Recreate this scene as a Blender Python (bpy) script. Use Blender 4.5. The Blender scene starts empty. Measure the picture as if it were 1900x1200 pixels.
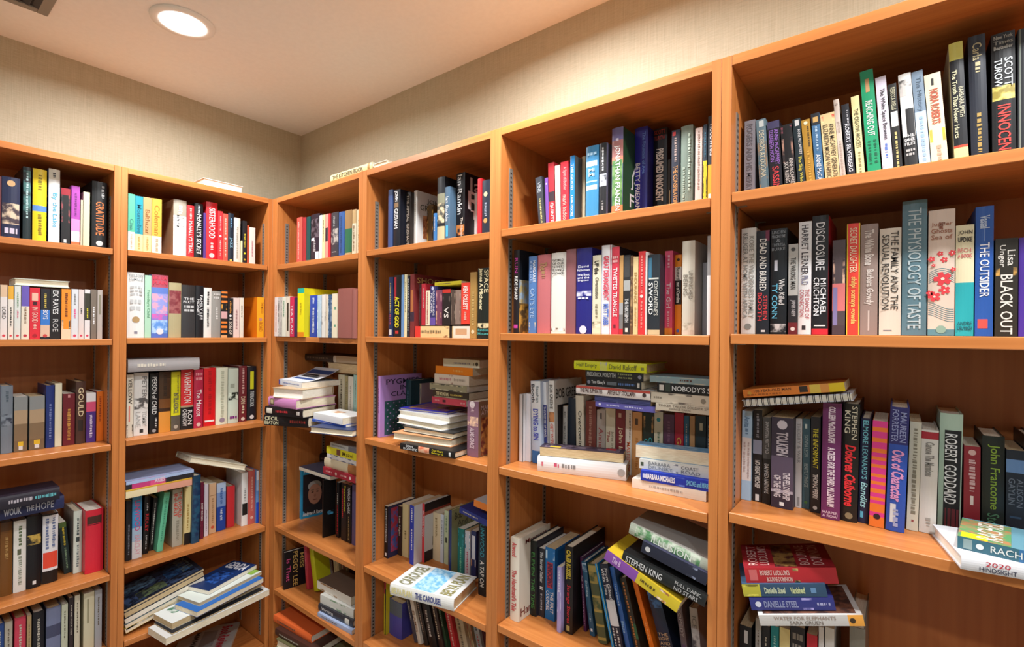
import bpy, math, random
from mathutils import Matrix, Vector
random.seed(7)
S = bpy.context.scene
COL = S.collection

# ------------------------------------------------------------------ camera
cam_data = bpy.data.cameras.new('camera')
cam_data.sensor_width = 36.0
cam_data.lens = 922.45 / 1900 * 36.0
cam_data.shift_y = 15.6 / 1900
cam_data.clip_start = 0.02
cam = bpy.data.objects.new('camera', cam_data)
COL.objects.link(cam)
yaw, roll = math.radians(-37.766), math.radians(0.5419)
fw = Vector((math.sin(yaw), math.cos(yaw), 0))
rt = Vector((math.cos(yaw), -math.sin(yaw), 0))
up = Vector((0, 0, 1))
r2 = math.cos(roll) * rt + math.sin(roll) * up
u2 = -math.sin(roll) * rt + math.cos(roll) * up
cam.matrix_world = Matrix(((r2.x, u2.x, -fw.x, 2.2144), (r2.y, u2.y, -fw.y, -1.1), (r2.z, u2.z, -fw.z, 1.5), (0, 0, 0, 1)))
S.camera = cam

# ------------------------------------------------------------------ world, light, exposure
W = bpy.data.worlds.new('world'); S.world = W; W.use_nodes = True
W.node_tree.nodes['Background'].inputs[0].default_value = (0.9, 0.88, 1.0, 1)
W.node_tree.nodes['Background'].inputs[1].default_value = 0.12
CEIL = 2.53
LAMPS = [(0.31, -0.462), (1.47, -0.26), (2.62, -0.43), (0.9, -1.75), (2.2, -1.75), (3.3, -1.3)]  # the ones behind the camera are added, unseen, as soft fill
LAMP_W = [12.5, 16, 17, 8, 10, 8]
LAMP_C = [(.97, .985, 1)] * 3 + [(.84, .91, 1)] * 3  # cooler tint on the added fill lamps
S.view_settings.view_transform = 'Standard'
S.view_settings.look = 'None'
S.view_settings.gamma = 1
S.view_settings.use_curve_mapping = False
S.view_settings.exposure = 0.46

# ------------------------------------------------------------------ materials
def lin(h):
    if len(h) == 3: h = ''.join(c * 2 for c in h)
    o = []
    for i in (0, 2, 4):
        c = int(h[i:i + 2], 16) / 255
        o.append(c / 12.92 if c <= .04045 else ((c + .055) / 1.055) ** 2.4)
    return tuple(o) + (1,)
MATS = {}
def mat(name, col, rough=.5, spec=.4, metal=0):
    key = (name, col, rough)
    if key in MATS: return MATS[key]
    m = bpy.data.materials.new(name); m.use_nodes = True
    b = m.node_tree.nodes['Principled BSDF']
    b.inputs['Base Color'].default_value = lin(col) if isinstance(col, str) else col
    b.inputs['Roughness'].default_value = rough
    b.inputs['Specular IOR Level'].default_value = spec
    b.inputs['Metallic'].default_value = metal
    MATS[key] = m
    return m
def nodes(m):
    nt = m.node_tree
    return nt, nt.nodes, nt.links
def ramp_mat(name, c1, c2, scale, rough=.5, detail=3, lo=.35, hi=.65, sep=0, coord='Object', bump=0, dist=0, mid=None):
    key = (name, c1, c2, scale)
    if key in MATS: return MATS[key]
    m = bpy.data.materials.new(name); m.use_nodes = True
    nt, N, L = nodes(m); b = N['Principled BSDF']; b.inputs['Roughness'].default_value = rough
    tc = N.new('ShaderNodeTexCoord'); mp = N.new('ShaderNodeMapping'); mp.inputs['Scale'].default_value = scale
    nz = N.new('ShaderNodeTexNoise'); nz.inputs['Scale'].default_value = 1; nz.inputs['Detail'].default_value = detail
    nz.inputs['Distortion'].default_value = dist
    cr = N.new('ShaderNodeValToRGB'); e = cr.color_ramp.elements
    e[0].position = lo; e[0].color = lin(c1); e[1].position = hi; e[1].color = lin(c2)
    L.new(tc.outputs[coord], mp.inputs[0]); L.new(mp.outputs[0], nz.inputs[0]); L.new(nz.outputs[0], cr.inputs[0]); L.new(cr.outputs[0], b.inputs['Base Color'])
    if bump:
        bp = N.new('ShaderNodeBump'); bp.inputs['Strength'].default_value = bump; bp.inputs['Distance'].default_value = .001
        L.new(nz.outputs[0], bp.inputs['Height']); L.new(bp.outputs[0], b.inputs['Normal'])
    MATS[key] = m
    return m
def wood(name, scale, c1='b06933', c2='c57d42'):
    m = ramp_mat(name, c1, c2, scale, rough=.38, detail=5, lo=.3, hi=.72, dist=.4)
    m.node_tree.nodes['Principled BSDF'].inputs['Specular IOR Level'].default_value = .35
    return m
W_V = wood('cherry_vertical_grain', (90, 90, 2.2))
W_X = wood('cherry_grain_along_x', (2.2, 90, 90))
W_Y = wood('cherry_grain_along_y', (90, 2.2, 90))
W_B = wood('cherry_back_panel', (60, 60, 1.6), 'a6602f', 'b46e3a')
PAPER = ramp_mat('page_edges', 'dccdb0', 'eee4cc', (900, 60, 60), .8, 2)
PAPER2 = ramp_mat('page_edges_white', 'e4dcc8', 'f2ece0', (900, 60, 60), .8, 2)
PAPER3 = ramp_mat('page_edges_tan', 'bfa67c', 'd4bd94', (900, 60, 60), .8, 2)
METAL = mat('standard_metal', '8f8980', .35, .5, .4)
SLOT = mat('slot_dark', '2a2420', .7)

# ------------------------------------------------------------------ mesh helpers
def new(name, verts, faces, mats, parent=None, mi=None, smooth=False):
    me = bpy.data.meshes.new(name); me.from_pydata(verts, [], faces); 
    for m in mats: me.materials.append(m)
    if mi: me.polygons.foreach_set('material_index', mi)
    if smooth: me.polygons.foreach_set('use_smooth', [True] * len(me.polygons))
    me.update()
    o = bpy.data.objects.new(name, me); COL.objects.link(o)
    if parent: o.parent = parent
    return o
def empty(name, loc=(0, 0, 0)):
    o = bpy.data.objects.new(name, None); o.empty_display_size = .05; COL.objects.link(o); o.location = loc
    return o
def tag(o, label, cat, group=None):
    o['label'] = label; o['category'] = cat
    if group: o['group'] = group
BOXF = [(0, 3, 2, 1), (4, 5, 6, 7), (0, 1, 5, 4), (1, 2, 6, 5), (2, 3, 7, 6), (3, 0, 4, 7)]
def boxv(a, b):
    (x0, y0, z0), (x1, y1, z1) = a, b
    return [(x0, y0, z0), (x1, y0, z0), (x1, y1, z0), (x0, y1, z0), (x0, y0, z1), (x1, y0, z1), (x1, y1, z1), (x0, y1, z1)]
class MB:
    def __init__(s): s.v = []; s.f = []; s.m = []
    def add(s, v, f, m=0):
        n = len(s.v); s.v += list(v); s.f += [tuple(i + n for i in q) for q in f]; s.m += [m] * len(f)
    def box(s, a, b, m=0): s.add(boxv(a, b), BOXF, m)
    def bevel_box(s, a, b, r=.0012, m=0):
        (x0, y0, z0), (x1, y1, z1) = a, b
        v = []; c = [(x0, x1), (y0, y1), (z0, z1)]
        # chamfered box: 24 verts
        idx = {}
        for sx in (0, 1):
            for sy in (0, 1):
                for sz in (0, 1):
                    for ax in range(3):
                        p = [c[0][sx], c[1][sy], c[2][sz]]
                        d = [r if q == 0 else -r for q in (sx, sy, sz)]
                        for k in range(3):
                            if k != ax: p[k] += d[k]
                        idx[(sx, sy, sz, ax)] = len(v); v.append(tuple(p))
        f = []
        for ax in range(3):
            o1, o2 = [k for k in range(3) if k != ax]
            for s_ in (0, 1):
                q = []
                for (a1, a2) in ((0, 0), (1, 0), (1, 1), (0, 1)):
                    t = [0, 0, 0]; t[ax] = s_; t[o1] = a1; t[o2] = a2; q.append(idx[tuple(t) + (ax,)])
                f.append(tuple(q if (s_ == 1) != (ax == 1) else q[::-1]))
        for ax in range(3):
            o1, o2 = [k for k in range(3) if k != ax]
            for a1 in (0, 1):
                for a2 in (0, 1):
                    t0 = [0, 0, 0]; t0[o1] = a1; t0[o2] = a2; t1 = list(t0); t1[ax] = 1
                    f.append((idx[tuple(t0) + (o1,)], idx[tuple(t1) + (o1,)], idx[tuple(t1) + (o2,)], idx[tuple(t0) + (o2,)]))
        for sx in (0, 1):
            for sy in (0, 1):
                for sz in (0, 1):
                    f.append(tuple(idx[(sx, sy, sz, ax)] for ax in range(3)))
        s.add(v, f, m)
    def obj(s, name, mats, parent=None, smooth=False):
        return new(name, s.v, s.f, mats, parent, s.m, smooth)
def box(name, a, b, m, parent=None, bevel=0):
    mb = MB()
    if bevel: mb.bevel_box(a, b, bevel)
    else: mb.box(a, b)
    return mb.obj(name, [m], parent)

# ------------------------------------------------------------------ room
RX0, RX1, RY0, RY1 = -.297, 3.9, -2.6, .297
def struct(o): o['kind'] = 'structure'; return o
wp = bpy.data.materials.new('linen_wallpaper'); wp.use_nodes = True
nt, N, L = nodes(wp); b = N['Principled BSDF']; b.inputs['Roughness'].default_value = .75
tc = N.new('ShaderNodeTexCoord')
def streak(scale):
    mp = N.new('ShaderNodeMapping'); mp.inputs['Scale'].default_value = scale
    nz = N.new('ShaderNodeTexNoise'); nz.inputs['Scale'].default_value = 1; nz.inputs['Detail'].default_value = 4
    L.new(tc.outputs['Object'], mp.inputs[0]); L.new(mp.outputs[0], nz.inputs[0]); return nz
n1 = streak((330, 330, 9)); n2 = streak((30, 30, 420))
mx = N.new('ShaderNodeMath'); mx.operation = 'ADD'; L.new(n1.outputs[0], mx.inputs[0]); L.new(n2.outputs[0], mx.inputs[1])
mh = N.new('ShaderNodeMath'); mh.operation = 'MULTIPLY'; mh.inputs[1].default_value = .5; L.new(mx.outputs[0], mh.inputs[0])
cr = N.new('ShaderNodeValToRGB'); e = cr.color_ramp.elements
e[0].position = .36; e[0].color = lin('aea48c'); e[1].position = .62; e[1].color = lin('beb59d')
L.new(mh.outputs[0], cr.inputs[0]); L.new(cr.outputs[0], b.inputs['Base Color'])
bp = N.new('ShaderNodeBump'); bp.inputs['Strength'].default_value = .25; bp.inputs['Distance'].default_value = .001
L.new(mh.outputs[0], bp.inputs['Height']); L.new(bp.outputs[0], b.inputs['Normal'])
ceil_m = ramp_mat('ceiling_paint', 'efede9', 'f2f0ec', (60, 60, 60), .9, 3, bump=.15)
floor_m = ramp_mat('carpet', '928e88', 'a39f98', (400, 400, 400), .95, 3)
TH = .08
struct(box('wall_right', (RX0 - TH, RY1, 0), (RX1 + TH, RY1 + TH, CEIL), wp))
struct(box('wall_left', (RX0 - TH, RY0, 0), (RX0, RY1, CEIL), wp))
struct(box('wall_back', (RX0 - TH, RY0 - TH, 0), (RX1 + TH, RY0, CEIL), wp))
struct(box('wall_side', (RX1, RY0, 0), (RX1 + TH, RY1, CEIL), wp))
struct(box('floor', (RX0 - TH, RY0 - TH, -TH), (RX1 + TH, RY1 + TH, 0), floor_m))
# ceiling with round openings for the recessed lamps
LR = .094; LI = .060; RECESS = .02
holes = LAMPS
def ceiling():
    xs = sorted({RX0 - TH, RX1 + TH} | {h[0] + d for h in holes for d in (-.12, .12)})
    ys = sorted({RY0 - TH, RY1 + TH} | {h[1] + d for h in holes for d in (-.12, .12)})
    mb = MB()
    for i in range(len(xs) - 1):
        for j in range(len(ys) - 1):
            a, c, d, e_ = xs[i], xs[i + 1], ys[j], ys[j + 1]
            if any(abs((a + c) / 2 - h[0]) < .12 and abs((d + e_) / 2 - h[1]) < .12 for h in holes): continue
            mb.add([(a, d, CEIL), (a, e_, CEIL), (c, e_, CEIL), (c, d, CEIL)], [(0, 1, 2, 3)])
    for hx, hy in holes:
        n = 40; inner = []; outer = []
        for k in range(n):
            t = 2 * math.pi * (k + .5) / n; cx, sy_ = math.cos(t), math.sin(t); q = .12 / max(abs(cx), abs(sy_))
            inner.append((hx + LI * cx, hy + LI * sy_, CEIL)); outer.append((hx + q * cx, hy + q * sy_, CEIL))
        # corners added by fan: snap nearest outer point to each corner
        for sx in (-1, 1):
            for sy_ in (-1, 1):
                P = (hx + .12 * sx, hy + .12 * sy_, CEIL)
                k = min(range(n), key=lambda k: (outer[k][0] - P[0]) ** 2 + (outer[k][1] - P[1]) ** 2); outer[k] = P
        mb.add(inner + outer, [(k, (k + 1) % n, n + (k + 1) % n, n + k) for k in range(n)])
    mb.add([(RX0 - TH, RY0 - TH, CEIL + .15), (RX1 + TH, RY0 - TH, CEIL + .15), (RX1 + TH, RY1 + TH, CEIL + .15), (RX0 - TH, RY1 + TH, CEIL + .15)], [(0, 1, 2, 3)])
    return mb.obj('ceiling', [ceil_m])
struct(ceiling())

# ------------------------------------------------------------------ recessed ceiling lamps, plus added fill lamps behind the camera
TRIM = mat('lamp_trim_white', 'f4f2ee', .5)
EM = bpy.data.materials.new('lamp_lens'); EM.use_nodes = True
EM.node_tree.nodes['Principled BSDF'].inputs['Emission Color'].default_value = (1, .97, .93, 1)
EM.node_tree.nodes['Principled BSDF'].inputs['Emission Strength'].default_value = 12
def lathe(prof, n=48):
    v = []; f = []
    for r, z in prof:
        for k in range(n):
            t = 2 * math.pi * k / n; v.append((r * math.cos(t), r * math.sin(t), z))
    for i in range(len(prof) - 1):
        for k in range(n): f.append((i * n + k, i * n + (k + 1) % n, (i + 1) * n + (k + 1) % n, (i + 1) * n + k))
    return v, f
LAMP_LAB = ['round white recessed lamp in the ceiling near the room corner', 'round recessed lamp above the fourth and fifth bookcases, out of frame', 'round recessed lamp above the rightmost bookcase, out of frame',
            'added round fill lamp behind the camera on the left', 'added round fill lamp behind the camera in the middle', 'added round fill lamp behind the camera on the right']
for i, (x, y) in enumerate(LAMPS):
    r = empty('ceiling_lamp', (x, y, CEIL)); tag(r, LAMP_LAB[i], 'lamp', 'recessed ceiling lamps')
    v, f = lathe([(LR, -.0005), (LR - .002, -.006), (LI + .012, -.008), (LI, -.004), (LI - .001, RECESS)])
    new('trim_ring', v, f, [TRIM], r, smooth=True)
    v, f = lathe([(LI - .001, -.003), (LI - .004, -.009), (.04, -.013), (.0005, -.0145)])
    new('lens', v, f, [EM], r, smooth=True)
    ld = bpy.data.lights.new('lamp_light', 'AREA'); ld.shape = 'DISK'; ld.size = .11; ld.energy = LAMP_W[i]; ld.color = LAMP_C[i]; ld.spread = math.radians(166)
    lo = bpy.data.objects.new('lamp_light', ld); COL.objects.link(lo); lo.parent = r; lo.location = (0, 0, -.0165)

# ------------------------------------------------------------------ ceiling air vent
vent = empty('ceiling_vent', (.145, -.9, CEIL)); tag(vent, 'dark grey metal air vent in the ceiling at the upper left', 'vent')
VM = mat('vent_grey_metal', '8c867c', .5); VL = mat('vent_louver_dark', '3a3638', .5); VD = mat('vent_dark', '1a181c', .8)
mb = MB()
x0, x1, y0, y1, fr = -.0, .0, 0, 0, .028
ax, bx, ay, by = -.15, .15, -.15, .152
for (p, q) in (((ax, by - fr, -.008), (bx, by, -.0005)), ((ax, ay, -.008), (bx, ay + fr, -.0005)), ((ax, ay + fr, -.008), (ax + fr, by - fr, -.0005)), ((bx - fr, ay + fr, -.008), (bx, by - fr, -.0005))): mb.bevel_box(p, q, .002)
mb.obj('frame', [VM], vent)
box('backing', (ax + fr, ay + fr, -.002), (bx - fr, by - fr, -.0008), VD, vent)
k = ay + fr + .012
while k < by - fr - .01:
    new('louver', [(ax + fr, k, -.0022), (bx - fr, k, -.0022), (bx - fr, k + .014, -.0075), (ax + fr, k + .014, -.0075), (ax + fr, k + .0015, -.0022), (bx - fr, k + .0015, -.0022), (bx - fr, k + .0155, -.0075), (ax + fr, k + .0155, -.0075)], BOXF, [VL], vent)
    k += .022

# ------------------------------------------------------------------ bookcases
SH = {0:dict(A=1.7837,B=1.4600,C=1.0836,D=.6191,E=.35,F=.10,T=2.0835),
1:dict(A=1.7858,B=1.4643,C=1.0911,D=.6255,E=.36,F=.10,T=2.0835),
2:dict(A=1.7863,B=1.4705,C=1.1099,D=.632,E=.352,F=.1106,T=2.0835),
3:dict(A=1.7898,B=1.4782,C=1.110,D=.6463,E=.372,F=.11,T=2.0835),
4:dict(A=1.7916,B=1.4961,C=1.1143,D=.6653,E=.37,F=.11,T=2.0835),
5:dict(A=1.7955,B=1.4999,C=1.1275,D=.665,E=.37,F=.11,T=2.0835)}
UR = {0:(-1.085,-.569),1:(-.5295,-.0175),2:(.0405,.641),3:(.689,1.2762),4:(1.3168,1.8975),5:(1.937,2.517)}
PANEL = {0: (.0195, .0195), 1: (.0195, .0175), 2: (.0403, .0225), 3: (.0247, .0203), 4: (.0201, .0192), 5: (.0195, .0195)}
TOPU, TOPZ, DEEP, ST = 2.0615, 2.083, .2965, .0209
ML = Matrix(((0, -1, 0, 0), (1, 0, 0, 0), (0, 0, 1, 0), (0, 0, 0, 1)))
MR = Matrix.Identity(4)
CLAB = ['cherry wood bookcase on the left wall, cut by the photo edge', 'cherry wood bookcase on the left wall beside the corner', 'cherry wood bookcase on the right wall beside the corner', 'cherry wood bookcase, second from the corner on the right wall', 'cherry wood bookcase, third from the corner on the right wall', 'cherry wood bookcase at the far right of the photo']
for bay in range(6):
    u0, u1 = UR[bay]; pl, pr = PANEL[bay]; uc = (u0 + u1) / 2
    left = bay < 2; M = ML if left else MR
    r = empty('bookcase'); r.matrix_world = M @ Matrix.Translation((uc, DEEP / 2, 0)); tag(r, CLAB[bay], 'bookcase', 'cherry wood bookcases along both walls')
    a, b_ = u0 - uc, u1 - uc; y0, y1 = -DEEP / 2, DEEP / 2
    WH = W_X
    e0 = .00005
    box('side_panel', (a - pl + e0, y0, .001), (a, y1, TOPZ), W_V, r, .0006)
    box('side_panel', (b_, y0, .001), (b_ + pr - e0, y1, TOPZ), W_V, r, .0006)
    box('top_panel', (a, y0 + .0003, TOPU), (b_, y1, TOPZ), WH, r, .0008)
    box('back_panel', (a, y1 - .006, .08), (b_, y1 - .0005, TOPU), W_B, r)
    box('kick_panel', (a, y0 + .03, .001), (b_, y0 + .05, SH[bay]['F'] - .0209), WH, r)
    for s_ in 'ABCDEF':
        z = SH[bay][s_]
        g = .002
        o = box('shelf', (a + g, y0 + .0005, z - ST), (b_ - g, y1 - .0065, z), WH, r, .0012)
        for q, sgn in ((a, 1), (b_, -1)):
            for yy in (y0 + .045, y0 + .235):
                if s_ == 'F': continue
                mb = MB(); x_a = q + sgn * .0035; x_b = q + sgn * .022
                mb.box((min(x_a, x_b), yy - .003, z - ST - .0022), (max(x_a, x_b), yy + .003, z - ST - .0004))
                mb.box((min(q + sgn * .0032, x_a + sgn * .0012), yy - .004, z - ST - .013), (max(q + sgn * .0032, x_a + sgn * .0012), yy + .004, z - ST - .0004))
                mb.obj('shelf_clip', [METAL], r)
    for q, sgn in ((a, 1), (b_, -1)):
        for yy in (y0 + .045, y0 + .235):
            xa, xb = sorted((q - sgn * .0005, q + sgn * .0022))
            so = box('shelf_standard', (xa, yy - .008, .13), (xb, yy + .008, TOPU - .085), METAL, r)
            mb = MB(); z = .145
            while z < TOPU - .095:
                xa, xb = sorted((q + sgn * .002, q + sgn * .0026))
                mb.box((xa, yy - .0032, z), (xb, yy + .0032, z + .0048)); z += .0127
            so2 = mb.obj('slots', [SLOT], so); so2['kind'] = 'stuff'

# ------------------------------------------------------------------ books
BW = ['the leftmost bookcase', 'the second bookcase', 'the third bookcase', 'the fourth bookcase', 'the fifth bookcase', 'the rightmost bookcase']
SWD = dict(A='top shelf', B='second shelf', C='third shelf', D='fourth shelf', E='fifth shelf', F='lowest shelf')
TEXTS = []      # (root, string, fit function, material, list)
def dim(col, k=.84):
    c = lin(col); return (c[0] * k, c[1] * k, c[2] * k, 1)
def cmat(col, kind):
    return mat('jacket_' + col if kind == 'h' else 'paper_cover_' + col, dim(col), .4 if kind == 'h' else .47)
def ink(col): return mat('ink_' + col, dim(col), .55)
def art(c1, c2): return ramp_mat('printed_picture', c1, c2, (55, 55, 55), .45, 3, .42, .58)

class Book:
    def __init__(s, kind, mode, T, D, H, col, ccol, root):
        s.kind, s.T, s.D, s.H, s.root = kind, T, D, H, root
        s.ox = T / 2 if mode == 'u' else 0; s.oy = D / 2; s.oz = 0 if mode == 'u' else H / 2
        s.sag = min(.0035, T * .09) if kind == 'h' else 0.0004 if T > .006 else 0
        s.col, s.ccol = col, ccol or col
        s.letter = MB(); s.lm = []; s.art = MB(); s.am = []
    def ys(s, x):
        t = (x / s.T) * 2 - 1
        return s.sag * min(1, t * t) if s.kind == 'h' else s.sag * (t * t)
    def P(s, x, y, z): return (x - s.ox, y - s.oy, z - s.oz)
    def spine_pt(s, x, z, e=.00035): return s.P(x, s.ys(x) - e, z)
    def flat_pt(s, x, z, e=.0006): return s.P(x, -e, z)
    def mslot(s, which, m):
        l = s.lm if which == 'l' else s.am
        if m not in l: l.append(m)
        return l.index(m)
    def patch(s, a, b, x0, x1, m, e=.0002):
        n = 4 if s.sag > .0006 and x1 - x0 > .3 else 1
        v = []; T, H = s.T, s.H
        for i in range(n + 1):
            x = T * (x0 + (x1 - x0) * i / n)
            v += [s.spine_pt(x, H * (1 - b), e), s.spine_pt(x, H * (1 - a), e)]
        s.art.add(v, [(2 * i, 2 * i + 2, 2 * i + 3, 2 * i + 1) for i in range(n)], s.mslot('a', m))
    def disc(s, a, m, r=.24):
        R = min(s.T * r, .012); n = 10; z0 = s.H * (1 - a); x0 = s.T / 2
        s.art.add([s.flat_pt(x0 + R * math.cos(6.283 * k / n), z0 + R * math.sin(6.283 * k / n), .0005) for k in range(n)], [tuple(range(n))], s.mslot('a', m))
    def cpt(s, fy, fz, e=.0003):      # front cover: fy from spine 0 to fore-edge 1, fz from head 0 to foot 1
        return s.P(s.T + e, s.sag + (s.D - s.sag) * fy, s.H * (1 - fz))
    def cpatch(s, a, b, x0, x1, m, e=.0002):
        s.art.add([s.cpt(x0, b, e), s.cpt(x1, b, e), s.cpt(x1, a, e), s.cpt(x0, a, e)], [(0, 1, 2, 3)], s.mslot('a', m))

def build_cover(bk, bands):
    T, D, H, kind = bk.T, bk.D, bk.H, bk.kind
    bt = min(.0024, T * .16) if kind == 'h' else min(.0007, T * .12)
    yf = bk.sag
    ns = 6 if kind == 'h' else 4
    pts = [(0, D)]
    for i in range(ns + 1): pts.append((T * i / ns, bk.ys(T * i / ns)))
    pts.append((T, D))
    inn = [(bt, D)]
    for i in range(ns + 1): inn.append((bt + (T - 2 * bt) * i / ns, bk.ys(T * i / ns) + bt))
    inn.append((T - bt, D))
    zs = {0.0, 1.0}
    for a, b_, c in bands: zs |= {round(1 - a, 4), round(1 - b_, 4)}
    zs = sorted(z for z in zs if 0 <= z <= 1)
    mats = [cmat(bk.col, kind), cmat(bk.ccol, kind)]; v = []; f = []; mi = []
    n = len(pts)
    for z in zs:
        v += [bk.P(x, y, z * H) for x, y in pts] + [bk.P(x, y, z * H) for x, y in inn]
    R = 2 * n
    for k in range(len(zs) - 1):
        zc = 1 - (zs[k] + zs[k + 1]) / 2; sm = 0
        for a, b_, c in bands:
            if a <= zc <= b_:
                m = cmat(c, kind)
                if m not in mats: mats.append(m)
                sm = mats.index(m)
        for i in range(n - 1):
            f.append((k * R + i, k * R + i + 1, (k + 1) * R + i + 1, (k + 1) * R + i)); mi.append(1 if i in (0, n - 2) else sm)
            f.append((k * R + n + i + 1, k * R + n + i, (k + 1) * R + n + i, (k + 1) * R + n + i + 1)); mi.append(1)
        for i in (0, n - 1):
            q = (k * R + i, k * R + n + i, (k + 1) * R + n + i, (k + 1) * R + i)
            f.append(q if i == n - 1 else q[::-1]); mi.append(1)
    e = (len(zs) - 1) * R
    for i in range(n - 1):
        f.append((e + i, e + i + 1, e + n + i + 1, e + n + i)); mi.append(1 if i in (0, n - 2) else 0)
        f.append((i + 1, i, n + i, n + i + 1)); mi.append(1 if i in (0, n - 2) else 0)
    o = new('cover', v, f, mats, bk.root, mi)
    if kind == 'h':
        for i, p in enumerate(o.data.polygons):
            pass
    # pages
    ov = .003 if kind == 'h' else .0004
    ov = min(ov, H * .02)
    if T > 3 * bt:
        g = .00005
        pm = PAPER3 if (hash_(bk.col + str(round(T, 3))) % 5 == 0) else (PAPER2 if hash_(bk.col) % 3 == 0 else PAPER)
        x0, x1, ya, yb = bt + g, T - bt - g, yf + bt + .0005, D - ov
        if kind == 'h' and T > .012:      # concave fore-edge
            m_ = 4; vv = []
            for z in (ov, H - ov):
                vv += [bk.P(x0, ya, z), bk.P(x1, ya, z)]
                for i in range(m_ + 1):
                    t = i / m_; x = x1 + (x0 - x1) * t
                    vv.append(bk.P(x, yb - .003 * (1 - (2 * t - 1) ** 2), z))
            c = m_ + 3
            ff = [tuple(range(c))[::-1], tuple(range(c, 2 * c))] + [(i, (i + 1) % c, c + (i + 1) % c, c + i) for i in range(c)]
            new('pages', vv, ff, [pm], bk.root)
        else:
            new('pages', [bk.P(*p) for p in boxv((x0, ya, ov), (x1, yb, H - ov))], BOXF, [pm], bk.root)
def hash_(s_):
    h = 7
    for c in s_: h = (h * 31 + ord(c)) % 99991
    return h
def marks(bk, a, b, x0, x1, m, rnd):   # illegible small print: a broken row of little bars
    p = a; L_ = b - a
    sl = bk.mslot('l', m)
    while p < b - .004:
        w = min(b - p, (.006 + rnd.random() * .03))
        c0, c1 = x0 + (x1 - x0) * rnd.random() * .2, x1 - (x1 - x0) * rnd.random() * .2
        v = []
        for z in (1 - p - w, 1 - p):
            for x in (c0, c1): v.append(bk.flat_pt(bk.T * x, bk.H * z))
        bk.letter.add(v, [(0, 1, 3, 2)], sl); p += w + .006 + rnd.random() * .012
def add_text(bk, txt, m, fit, aspect_box):
    TEXTS.append((bk, txt, m, fit, aspect_box))

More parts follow.
